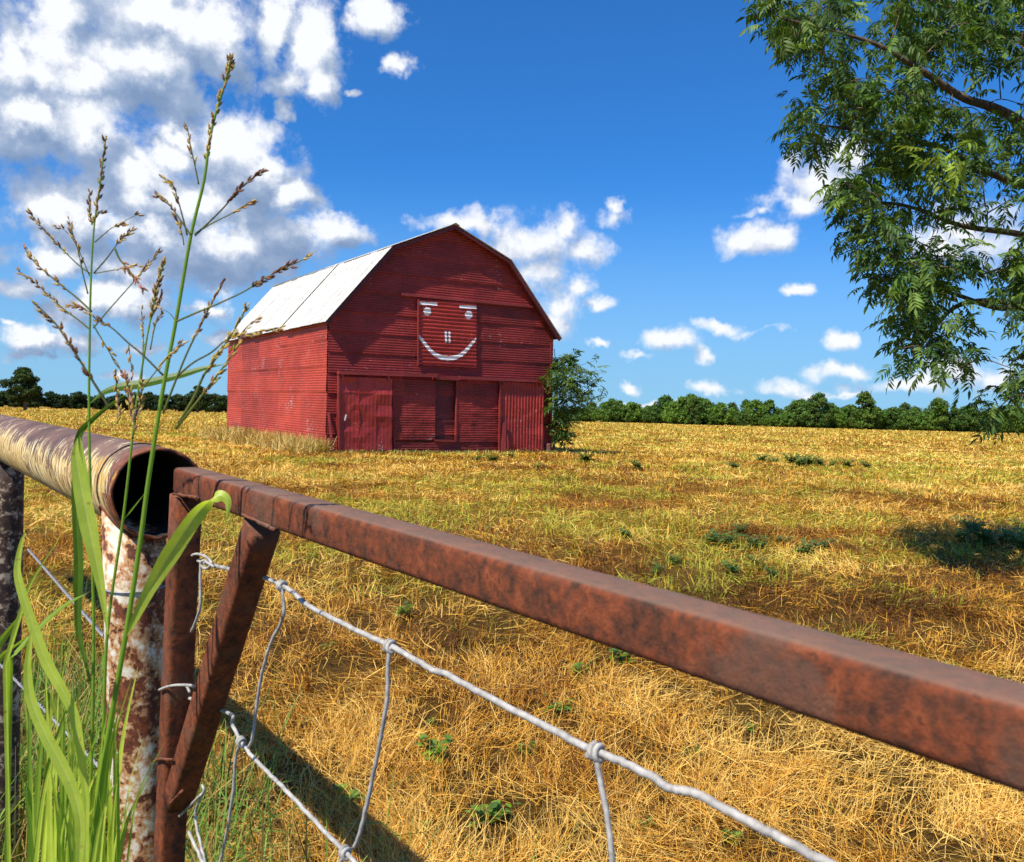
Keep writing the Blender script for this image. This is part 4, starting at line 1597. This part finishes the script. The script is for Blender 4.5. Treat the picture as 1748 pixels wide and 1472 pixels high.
# upright tufts of uncut stubble
nt = 3500
td = 2.1 * (30 / 2.1) ** (RNG.random(nt) ** .85)
ta = RNG.uniform(-HALF, HALF, nt)
kx = np.repeat(td * np.sin(ta), 16) + RNG.normal(0, .025, nt * 16) * np.repeat(np.clip(td / 6, .8, 2.5), 16)
ky = np.repeat(td * np.cos(ta), 16) + RNG.normal(0, .025, nt * 16) * np.repeat(np.clip(td / 6, .8, 2.5), 16)
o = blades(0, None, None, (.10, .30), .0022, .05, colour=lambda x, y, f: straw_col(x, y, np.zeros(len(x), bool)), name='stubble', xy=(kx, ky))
tag(o, kind='stuff')
o['label'] = 'upright tufts of stubble left standing in the mown field'
# standing pale grass along the sunlit barn wall
sB = RNG.random(9000)
s_ = sB * 13.5 - .6
off = np.abs(RNG.normal(0, .45, 9000)) + .05
hx = C0.x + W.x * s_ - U.x * off
hy = C0.y + W.y * s_ - U.y * off


def pale_col(x, y, f):
    N = len(x)
    c = np.array([(.66, .47, .14)]) * RNG.uniform(.6, 1.25, (N, 1))
    gr = RNG.random(N) < .15
    c[gr] = (.22, .25, .05)
    return c


o = blades(0, None, None, (.5, 1.25), .012, .04, colour=pale_col, name='wall_grass', xy=(hx, hy))
tag(o, kind='stuff')
o['label'] = 'pale uncut grass standing along the sunlit barn wall'
tf = RNG.random(2600) * BW
fx = C0.x + U.x * tf - W.x * (np.abs(RNG.normal(0, .35, 2600)) + .1)
fy = C0.y + U.y * tf - W.y * (np.abs(RNG.normal(0, .35, 2600)) + .1)


def fringe_col(x, y, f):
    N = len(x)
    c = np.array([(.55, .40, .10)]) * RNG.uniform(.6, 1.2, (N, 1))
    gr = RNG.random(N) < .55
    c[gr] = np.array([(.11, .19, .03)]) * RNG.uniform(.7, 1.4, (gr.sum(), 1))
    return c


o = blades(0, None, None, (.12, .36), .012, .1, colour=fringe_col, name='wall_grass', xy=(fx, fy))
tag(o, kind='stuff')
o['label'] = 'short mixed grass fringing the foot of the barn front'


# green grass growing under the fence line on the left
def green_col(x, y, f):
    N = len(x)
    c = np.array([(.14, .24, .03)]) * RNG.uniform(.5, 1.6, (N, 1))
    gr = RNG.random(N) < .38
    c[gr] = np.array([(.5, .34, .09)]) * RNG.uniform(.4, 1.2, (gr.sum(), 1))
    return c


nf = 9000
tt = RNG.random(nf) * 4.5 - 1.0
oo = RNG.normal(0, .38, nf)
pn = Vector((-pdir.y, pdir.x, 0))
o = blades(0, None, None, (.25, .95), .005, .08, colour=green_col, name='fence_grass', xy=(PE.x + pdir.x * tt + pn.x * oo - .05, PE.y + pdir.y * tt + pn.y * oo))
tag(o, kind='stuff')
o['label'] = 'rough green and dry grass growing under the pipe fence'

# ------------------------------------------------------------------ green weeds in the field
def make_weed(seed, n_stem, h, leaf, cols):
    r = random.Random(seed)
    mbs_, mbl = MB(), MB()
    for k in range(n_stem):
        a = r.uniform(0, 2 * math.pi)
        spread = r.uniform(.15, .9)
        tip = Vector((math.cos(a) * spread * h * .9, math.sin(a) * spread * h * .9, h * r.uniform(.18, .95)))
        path = catmull([Vector((0, 0, -.01)), tip * .4 + Vector((0, 0, h * .12)), tip], 4)
        mbs_.tube(path, [h * .018 * (1 - .6 * i / len(path)) for i in range(len(path))], 4, (.10, .13, .03))
        for q in range(r.randint(5, 9)):
            i = r.randint(2, len(path) - 1)
            b = r.uniform(0, 2 * math.pi)
            d = Vector((math.cos(b), math.sin(b), r.uniform(-.2, .6))).normalized()
            ll = leaf * r.uniform(.6, 1.2)
            sd = d.cross(Vector((0, 0, 1))).normalized()
            nm = sd.cross(d)
            p = path[i]
            w = ll * .32
            col = tuple(v * r.uniform(.7, 1.35) for v in r.choice(cols))
            vs = [p, p + d * ll * .35 + sd * w + nm * ll * .08, p + d * ll * .35, p + d * ll * .35 - sd * w + nm * ll * .08, p + d * ll * .7 + sd * w * .7, p + d * ll * .7 - nm * ll * .02, p + d * ll * .7 - sd * w * .7, p + d * ll - nm * ll * .14]
            mbl.add(vs, [(0, 2, 1), (0, 3, 2), (1, 2, 5, 4), (2, 3, 6, 5), (4, 5, 7), (5, 6, 7)], col)
    return mbs_, mbl


GW = [(.13, .24, .03), (.19, .32, .035), (.28, .40, .05)]
GW2 = [(.12, .22, .06), (.17, .28, .07), (.09, .17, .04)]
protos = []
first_used = set()
weed_specs = [  # px, py, scale, proto, label, group
    (842, 790, 1.25, 2, 'bushy low green weed at the foot of the barn front, right of the walk door', None),
    (815, 788, .8, 2, 'smaller green weed directly below the walk door of the barn', None),
    (1000, 790, 1.2, 2, 'green weed sprawling in the barn shadow beside the stump post', None),
    (915, 803, .75, 2, 'small round green weed in front of the stump post', None),
    (1088, 803, .75, 2, 'lone small green weed right of the barn shadow', None),
    (872, 782, .7, 2, 'short green weed under the ribbed sliding door', None),
    (985, 1162, 1.15, 0, 'leafy green weed just below the middle of the gate rail', None),
    (950, 1225, 1.1, 0, 'dark leafy weed above the knotted top wire', None),
    (1062, 1135, 1.2, 1, 'small weed tucked right under the gate rail', None),
    (692, 1055, 1.3, 1, 'green weed above the top wire, right of the brace', None),
    (740, 1310, 1.3, 1, 'sprawling weed between the two line wires', None),
    (835, 1405, 1.1, 0, 'bright green weed at the bottom of the field by the shadow edge', None),
    (590, 1380, 1.3, 1, 'dark broad weed in the pipe shadow beside the lower wire', None),
    (1280, 1248, .6, 1, 'tiny yellow-green weed below the right half of the gate rail', None),
    (720, 1430, .9, 1, 'low weed growing inside the shadow at the picture bottom', None),
]
BRR = [(1380, 795), (1352, 793), (1421, 798), (1398, 797), (1366, 797), (1300, 789), (1320, 792), (1446, 799), (1254, 802), (1480, 801)]
for x, y in BRR:
    weed_specs.append((x, y, 1.2, 2, 'dark green weed in the row across the far middle of the field', 'weeds in the far row of the field'))
for x, y in [(1240, 935), (1290, 940), (1340, 930), (1265, 915), (1370, 950), (1215, 930), (1400, 940)]:
    weed_specs.append((x, y, .62, 2, 'green weed in the patch above the middle of the gate rail', 'weed patch above the gate rail'))
for x, y in [(1640, 925), (1680, 935), (1720, 930), (1745, 945), (1660, 910)]:
    weed_specs.append((x, y, .85, 2, 'tall green weed in the patch at the right edge of the field', 'weed patch at the right edge'))
for x, y in [(1250, 985), (1320, 990), (1120, 985), (1068, 920), (1290, 970), (1150, 965)]:
    weed_specs.append((x, y, .42, 2, 'small dark weed among brown stubble close behind the rail', 'weeds in the brown stubble'))
for x, y in [(480, 1010), (560, 1110), (640, 960), (735, 1240), (520, 1240), (620, 1020), (1180, 1300), (900, 1290), (1100, 1420), (700, 1165), (1420, 1390), (1250, 1440), (560, 980)]:
    weed_specs.append((x, y, .6, 1, 'tiny green sprig scattered in the straw behind the gate wires', 'tiny sprigs behind the gate wires'))
for seed, ns, h, leaf, cols in ((3, 8, .13, .040, GW), (5, 7, .08, .042, GW), (8, 34, .30, .090, GW2)):
    a_, b_ = make_weed(seed, ns, h, leaf, cols)
    protos.append((a_, b_))
proto_objs = {}
for x, y, sc, pi, lab, grp in weed_specs:
    g = ground_hit(x, y)
    if pi not in proto_objs:
        root = thing('weed', (0, 0, 0), lab, 'weed', grp)
        protos[pi][0].build('weed_stem', M_BLADE, root, local=True, colour=True)
        protos[pi][1].build('weed_leaves', M_BLADE, root, local=True, colour=True)
        proto_objs[pi] = root
        o = root
    else:
        o = copy_tree(proto_objs[pi])
        o['label'] = lab
        if grp:
            o['group'] = grp
        elif 'group' in o:
            del o['group']
    o.location = g
    o.rotation_euler = (0, 0, rg.uniform(0, 6.28))
    sc *= rg.uniform(.75, 1.2)
    o.scale = (sc, sc * rg.uniform(.8, 1.3), sc * rg.uniform(.7, 1.1))

# ------------------------------------------------------------------ trees
def crown_arrays(seed, rx, ry, h0, h1, lobes, per, leaf, col, dark=.45, shape=1.0):
    """leaf-clump faces spread through overlapping lobes; uneven outline with gaps"""
    r = np.random.default_rng(seed)
    Vs, Ts, Cs = [], [], []
    n0 = 0
    for k in range(lobes):
        a = r.uniform(0, 2 * np.pi)
        rr = np.sqrt(r.uniform(0, 1))
        u = r.uniform(0, 1)
        prof = np.sin(np.pi * min(1, (.12 + .88 * u) ** shape)) ** .6
        c = np.array([np.cos(a) * rr * rx * prof * .8, np.sin(a) * rr * ry * prof * .8, h0 + (h1 - h0) * (.06 + .84 * u ** 1.15)])
        lr = r.uniform(.12, .27) * min(rx, (h1 - h0) * .6)
        N = int(per * (lr / (.23 * rx)) ** 2)
        d = r.normal(0, 1, (N, 3))
        d /= np.linalg.norm(d, axis=1, keepdims=True)
        rad_ = lr * (.30 + .85 * r.random(N) ** .6)
        p = c + d * rad_[:, None] * np.array([1.15, 1.15, .85])
        p[:, 2] = np.maximum(p[:, 2], .05)
        nrm = d + r.normal(0, .7, (N, 3))
        nrm /= np.linalg.norm(nrm, axis=1, keepdims=True)
        t = np.cross(nrm, r.normal(0, 1, (N, 3)))
        t /= np.linalg.norm(t, axis=1, keepdims=True) + 1e-9
        b = np.cross(nrm, t)
        s = leaf * r.uniform(.6, 1.4, N)[:, None]
        q = np.stack([p - t * s, p - b * s * .55, p + t * s, p + b * s * .55], 1).reshape(-1, 3)
        Vs.append(q)
        Ts.append(n0 + np.arange(N * 4).reshape(-1, 4))
        n0 += N * 4
        tone = r.uniform(.72, 1.28)
        cc = np.array(col) * tone * r.uniform(.65, 1.4, (N, 1))
        cc[:, 0] *= r.uniform(.8, 1.5, N)
        Cs.append(np.repeat(cc, 4, 0))
    return np.concatenate(Vs), np.concatenate(Ts), np.concatenate(Cs)


def trunk_mb(seed, h, r0, spread, n=6):
    r = random.Random(seed)
    mb = MB()
    mb.tube(catmull([(0, 0, -.4), (r.uniform(-.1, .1), 0, h * .35), (r.uniform(-.3, .3), r.uniform(-.2, .2), h)], 5), [r0 * (1 - .6 * i / 10) for i in range(11)], 8)
    for k in range(n):
        a = r.uniform(0, 6.28)
        z0 = h * r.uniform(.35, .9)
        q = Vector((math.cos(a), math.sin(a), 0)) * spread * r.uniform(.5, .9)
        mb.tube(catmull([(0, 0, z0), q * .5 + Vector((0, 0, z0 + h * .25)), q + Vector((0, 0, z0 + h * .6))], 4), [r0 * .45 * (1 - .8 * i / 8) for i in range(9)], 6)
    return mb


tree_protos = {}


def tree(kind, x, y, s, label, group, rz=0.0, sz=1.0, name='field_tree'):
    spec = {
        # rx, h0, h1, lobes, per, leaf, colour, trunk h, r0
        'round': (3.3, .3, 8.0, 64, 110, .24, (.085, .165, .028), 4.5, .28, 1.0),
        'bushy': (3.8, .05, 6.0, 70, 100, .24, (.10, .20, .032), 2.8, .24, 1.15),
        'cone': (3.1, .2, 7.6, 70, 100, .24, (.08, .155, .028), 5.5, .28, .78),
        'dark': (3.8, .1, 6.2, 32, 170, .27, (.032, .062, .018), 3.0, .25, 1.1),
        'lone': (3.3, 1.4, 6.6, 40, 330, .17, (.055, .095, .02), 3.4, .30, 1.0),
    }[kind]
    rx, h0, h1, lob, per, leaf, col, th, r0, shp = spec
    z = gz1(x, y)
    if kind not in tree_protos:
        root = thing(name, (x, y, z), label, 'tree', group)
        sd = abs(hash(kind)) % 100 if False else {'round': 2, 'bushy': 5, 'cone': 9, 'dark': 12, 'lone': 15}[kind]
        Vv, Tt, Cc = crown_arrays(sd, rx, rx, h0, h1, lob, per, leaf, col, shape=shp)
        np_mesh('crown', Vv, Tt, M_FARLEAF, Cc, parent=root)
        trunk_mb(sd, th, r0, rx * .6).build('trunk', M_BARK, root, local=True, smooth=True)
        tree_protos[kind] = root
        o = root
    else:
        o = copy_tree(tree_protos[kind])
        o.name = name
        o.location = (x, y, z)
        o['label'] = label
        if group:
            o['group'] = group
        elif 'group' in o:
            del o['group']
    o.rotation_euler = (0, 0, rz)
    o.scale = (s, s, s * sz)
    return o


def at_dist(px, d):
    q = ray(px, 700)
    k = d / q.y
    return q.x * k, q.y * k


rt = random.Random(31)
# near hedge row of trees behind the field, right of the barn
special = {1395: ('round', 1.22, 'round-topped tree standing highest in the middle of the far tree row'), 1476: ('cone', 1.32, 'broad pointed tree right of the round-topped one in the far row'), 1604: ('round', 1.12, 'separate rounded tree in the far row, left of the overhanging pecan'), 1185: ('round', .98, 'slightly taller tree in the thin left half of the far tree row')}
xs = 960
D_row = lambda px: 252 - (px - 1000) * .045
while xs < 1800:
    hit = [k for k in special if abs(k - xs) < 13]
    x, y = at_dist(xs, D_row(xs) + rt.uniform(-5, 5))
    tree('bushy', x, y, rt.uniform(.62, 1.32) + (xs - 1000) * .0001, 'bushy green tree in the even far row right of the barn', 'far tree row right of the barn', rt.uniform(0, 6.28), rt.uniform(.75, 1.15))
    xs += rt.uniform(14, 22)
xs = 985
while xs < 1820:
    x, y = at_dist(xs, D_row(xs) + 14 + rt.uniform(-3, 5))
    tree(rt.choice(('round', 'bushy', 'cone')), x, y, rt.uniform(.82, 1.1), 'green tree standing just behind the far row right of the barn', 'second rank of the far tree row', rt.uniform(0, 6.28), rt.uniform(.85, 1.05))
    xs += rt.uniform(15, 27)
for px, (k, s, lab) in special.items():
    x, y = at_dist(px, D_row(px) - 6)
    tree(k, x, y, s, lab, None, rt.uniform(0, 6.28))
# trees along the left
for i, px in enumerate(np.arange(-560, 420, 15)):
    x, y = at_dist(px + rt.uniform(-6, 6), 265 + rt.uniform(-6, 6))
    tree('dark', x, y, rt.uniform(.80, 1.05), 'dark green tree in the low far row left of the barn', 'far tree row left of the barn', rt.uniform(0, 6.28), rt.uniform(.7, .9))
x, y = at_dist(42, 150)
tree('lone', x, y, 1.18, 'lone spreading tree in the field at the left edge', None, 1.0, .95, 'lone_tree')
x, y = at_dist(338, 205)
tree('lone', x, y, 1.12, 'open-crowned dark tree between the grass stalks and the barn', None, 3.3, .86, 'lone_tree')


# compound leaves for the near pecan and the sapling
def compound(r, n_pairs, leaflet, rachis):
    """one drooping compound leaf in local space: verts, quads"""
    vs, fs = [], []

    def leaflet_at(p, d, ln):
        d = d / np.linalg.norm(d)
        sd = np.cross(d, r.normal(0, .35, 3) + np.array([0, 0, 1]))
        sd /= np.linalg.norm(sd)
        nm = np.cross(sd, d)
        w = ln * .16
        o = len(vs)
        for t, ww, dr in ((0, .15, 0), (.35, 1, .02), (.7, .72, -.05), (1, .05, -.20)):
            c_ = p + d * ln * t + np.array([0, 0, dr * ln])
            vs.append(c_ - sd * w * ww + nm * w * .35 * ww)
            vs.append(c_)
            vs.append(c_ + sd * w * ww + nm * w * .35 * ww)
        for i in range(3):
            fs.append((o + i * 3, o + i * 3 + 1, o + i * 3 + 4, o + i * 3 + 3))
            fs.append((o + i * 3 + 1, o + i * 3 + 2, o + i * 3 + 5, o + i * 3 + 4))
    droop = r.uniform(.15, .9)
    for k in range(n_pairs + 1):
        t = .25 + .75 * k / n_pairs
        p = np.array([rachis * t, 0, -droop * rachis * t * t * .7])
        fwd = np.array([1, 0, -droop * t * 1.3])
        if k == n_pairs:
            leaflet_at(p, fwd, leaflet)
        else:
            for sgn in (-1, 1):
                leaflet_at(p, fwd * .55 + np.array([0, sgn * 1.0, -r.uniform(.0, .6)]), leaflet * r.uniform(.75, 1.1))
    o = len(vs)
    # rachis as thin strip
    for t in (0, .5, 1):
        p = np.array([rachis * t, 0, -droop * rachis * t * t * .7])
        vs.append(p + np.array([0, .0015, 0]))
        vs.append(p - np.array([0, .0015, 0]))
    fs.extend([(o, o + 1, o + 3, o + 2), (o + 2, o + 3, o + 5, o + 4)])
    return np.array(vs), np.array(fs)


def leaf_cloud(points, dirs, seed, leaflet, rachis, pairs, cols, per=(3, 6), lift=-.25, jit=1.0):
    r = np.random.default_rng(seed)
    protos_ = [compound(r, pairs, leaflet, rachis) for _ in range(10)]
    Vs, Fs, Cs = [], [], []
    n0 = 0
    for p, dr in zip(points, dirs):
        for k in range(r.integers(*per)):
            v, f = protos_[r.integers(len(protos_))]
            a = math.atan2(dr[1], dr[0]) + r.normal(0, .9)
            el_ = np.clip(r.normal(lift, .5), -1.3, .9)
            rl = r.normal(0, .4)
            s = r.uniform(.7, 1.15)
            Rm = np.array((Matrix.Rotation(a, 3, 'Z') @ Matrix.Rotation(-el_, 3, 'Y') @ Matrix.Rotation(rl, 3, 'X')))
            q = (v * s) @ Rm.T + np.array(p) + r.normal(0, .05 * jit, 3)
            Vs.append(q)
            Fs.append(f + n0)
            n0 += len(v)
            c_ = np.array(cols[r.integers(len(cols))]) * r.uniform(.65, 1.4)
            Cs.append(np.repeat(c_[None, :], len(v), 0) * r.uniform(.9, 1.1, (len(v), 1)))
    return np.concatenate(Vs), np.concatenate(Fs), np.concatenate(Cs)


OUT = [(1283, -40), (1283, 5), (1292, 36), (1322, 34), (1325, 92), (1358, 106), (1374, 140), (1352, 180), (1350, 262), (1378, 290), (1404, 262), (1440, 262), (1476, 262), (1470, 290), (1425, 312), (1398, 342), (1400, 366), (1440, 378), (1438, 412), (1478, 450), (1492, 490), (1486, 545), (1524, 612), (1497, 648), (1535, 664), (1575, 640), (1610, 650), (1640, 662), (1648, 610), (1640, 560), (1690, 560), (1712, 610), (1668, 650), (1676, 690), (1700, 735), (1748, 750), (1900, 760), (1900, -40)]


def inside(px, py, poly):
    c_ = False
    for (x0, y0), (x1, y1) in zip(poly, poly[1:] + poly[:1]):
        if (y0 > py) != (y1 > py) and px < (x1 - x0) * (py - y0) / (y1 - y0) + x0:
            c_ = not c_
    return c_


HOLES = [(1520, 300, 24, 16), (1590, 355, 26, 14), (1430, 150, 18, 14), (1650, 120, 20, 14), (1700, 300, 20, 16), (1560, 440, 16, 16), (1610, 610, 18, 16), (1640, 400, 60, 34), (1700, 395, 40, 30), (1660, 575, 22, 60), (1735, 560, 40, 50), (1668, 480, 26, 22), (1600, 480, 16, 14), (1720, 330, 18, 14), (1450, 90, 16, 12), (1600, 15, 16, 14), (1560, 330, 20, 14), (1690, 450, 26, 18), (1600, 560, 22, 18)]
tx, ty = 7.3, 9.4
pec = thing('pecan_tree', (tx, ty, gz1(tx, ty)), 'big leafy pecan tree overhanging from the right edge', 'tree')
# skeleton
tz = gz1(tx, ty)
limbs = []
lim_px = [
    [(1790, 245, 7.4), (1735, 205, 7.0), (1690, 182, 6.8), (1640, 165, 6.6), (1560, 112, 6.4), (1480, 70, 6.3), (1330, 30, 6.2)],
    [(1800, 330, 7.6), (1700, 300, 7.2), (1600, 250, 7.0), (1480, 225, 6.7), (1375, 210, 6.6)],
    [(1800, 420, 7.5), (1740, 400, 7.3), (1640, 385, 7.0), (1540, 350, 6.8), (1430, 345, 6.7)],
    [(1800, 530, 7.3), (1700, 525, 7.1), (1620, 500, 6.9), (1530, 490, 6.7)],
    [(1800, 560, 7.4), (1740, 520, 7.2), (1640, 520, 7.0), (1580, 580, 6.8), (1545, 640, 6.7)],
    [(1800, 90, 7.6), (1700, 50, 7.0), (1560, -10, 6.8), (1420, -30, 6.6)],
    [(1810, 600, 7.5), (1760, 630, 7.3), (1725, 680, 7.2)],
]
mbt = MB()
mbt.tube(catmull([(tx + .1, ty, tz - .4), (tx, ty, tz + 1.6), (tx + .05, ty + .1, tz + 4.5), (tx + .3, ty + .3, tz + 8), (tx + .4, ty + .5, tz + 11.5)], 6), [.30, .28, .27, .26, .25, .25, .24, .24, .23, .23, .22, .22, .21, .21, .20, .19, .19, .18, .17, .15, .14, .12, .10, .08, .06], 14)
mbt.build('trunk', M_BARK, pec, smooth=True)
mbl = MB()
skel = []
for lp in lim_px:
    pts = [P(q[0], q[1], q[2] * 1.24) for q in lp]
    z0 = max(tz + 1.8, min(tz + 9, pts[0].z - .3))
    pts = [Vector((tx + .05, ty + .1, z0))] + pts
    q = catmull(pts, 7)
    r0 = .072 if lp is lim_px[0] else .052
    mbl.tube(q, [max(.008, r0 * (1 - .9 * i / len(q))) for i in range(len(q))], 8)
    skel.extend(q[6:])
pts3, dirs3 = [], []
rc = random.Random(77)
tries = 0
while len(pts3) < 760 and tries < 20000:
    tries += 1
    px, py = rc.uniform(1275, 1880), rc.uniform(-60, 750)
    if not inside(px, py, OUT):
        continue
    if not (inside(px - 14, py, OUT) and inside(px + 4, py + 14, OUT)):
        continue
    if any(((px - hx_) / a_) ** 2 + ((py - hy_) / b_) ** 2 < 1 for hx_, hy_, a_, b_ in HOLES):
        continue
    if float(fbm(np.array([px / 46]), np.array([py / 46]), 2)[0]) < .42:
        continue
    p = P(px, py, rc.uniform(7.4, 8.6) if py > 430 else rc.uniform(7.4, 9.5))
    pts3.append(p)
# crown beyond the frame, round and above the trunk
for k in range(240):
    a_ = rc.uniform(0, 6.28)
    rr_ = 5.2 * math.sqrt(rc.random())
    zz = tz + rc.uniform(4.2, 13.0)
    p = Vector((tx + .3 + math.cos(a_) * rr_ * (1 - .05 * (zz - 4)), ty + .6 + math.sin(a_) * rr_, zz))
    q = p - Vector((0, 0, H))
    v_ = RC.transposed() @ q
    if v_.z < 0:
        ix, iy = 874 + F * v_.x / -v_.z, 736 - F * v_.y / -v_.z
        if -60 < ix < 1800 and -60 < iy < 1530:
            continue
    pts3.append(p)
mbw_ = MB()
nodes = [tuple(q) for q in skel]
arr = np.array(nodes)
pa = np.array([tuple(p) for p in pts3])
d0 = np.min(np.linalg.norm(pa[:, None, :] - arr[None, :, :], axis=2), axis=1)
order = np.argsort(d0)
pts3 = [pts3[k] for k in order]
for p in pts3:                                   # each twig starts from the nearest wood already grown
    q = np.array(tuple(p))
    dd_ = np.linalg.norm(arr - q, axis=1)
    n_ = Vector(arr[int(np.argmin(dd_))])
    dv = p - n_
    mid = n_ + dv * .5 + Vector((rc.uniform(-.08, .08), rc.uniform(-.08, .08), .16)) * dv.length
    w_ = min(.016, .005 + .006 * dv.length)
    mbw_.tube(catmull([n_, mid, p], 3), [w_ * (1 - .1 * k) for k in range(7)], 4)
    arr = np.concatenate([arr, [tuple(mid)], [q]])
    dirs3.append((dv.x, dv.y, dv.z))
mbl.build('branch', M_BARK, pec, smooth=True)
mbw_.build('twig', M_BARK, pec, smooth=True)
PC = [(.045, .095, .02), (.075, .145, .025), (.11, .19, .03), (.17, .26, .045)]
Vv, Ff, Cc = leaf_cloud(pts3, dirs3, 4, .083, .19, 5, PC, (3, 7), -.25, 1.6)
o = np_mesh('crown', Vv - np.array(BASE[pec.name]), Ff, M_LEAF, Cc, parent=pec)
# brighter sprig
sp = [P(rc.uniform(1570, 1670), rc.uniform(235, 300), rc.uniform(6.8, 7.1)) for _ in range(9)]
Vv, Ff, Cc = leaf_cloud(sp, [(-1, -.3, 0)] * 9, 6, .10, .24, 5, [(.20, .30, .03), (.26, .34, .04)], (1, 3))
o = np_mesh('young_leaves', Vv - np.array(BASE[pec.name]), Ff, M_LEAF, Cc, parent=pec)
o['label'] = 'bright yellow-green young leaves'

# sapling against the barn's right corner
sx_, sy_ = (lambda q: (q.x, q.y))(C0 + U * (BW + .30) + W * .15)
sz_ = gz1(sx_, sy_)
sap = thing('sapling', (sx_, sy_, sz_), 'young green tree growing against the right corner of the barn', 'tree')
mb = MB()
spts, sdirs = [], []
rs = random.Random(5)
mb.tube(catmull([(0, 0, -.2), (-.05, 0, 1.2), (.05, .1, 2.6), (-.1, .1, 3.9)], 5), [.06 * (1 - .8 * i / 15) for i in range(16)], 7)
for k in range(74):
    z0 = rs.uniform(.35, 3.3)
    a_ = rs.uniform(-2.3, 1.6)
    ln = rs.uniform(.4, 1.0) * (1.75 if 1.0 < z0 < 2.8 else .8)
    d_ = Vector((math.cos(a_) * 1.1, math.sin(a_) * .8, rs.uniform(.15, .6)))
    e_ = Vector((0, 0, z0)) + d_ * ln
    if e_.x < -.15:
        e_.x = -.15
    br = catmull([(0, 0, z0), Vector((0, 0, z0 + .1)) + d_ * ln * .5, e_], 4)
    mb.tube(br, [.018 * (1 - .8 * i / 8) for i in range(9)], 5)
    for i in (3, 5, 6, 8):
        spts.append(br[i])
        sdirs.append(tuple(d_))
mb.build('trunk', M_BARK, sap, local=True, smooth=True)
Vv, Ff, Cc = leaf_cloud(spts, sdirs, 8, .19, .30, 3, [(.07, .14, .022), (.10, .18, .03), (.15, .23, .045)], (1, 4), .35)
np_mesh('crown', Vv, Ff, M_LEAF, Cc, parent=sap)
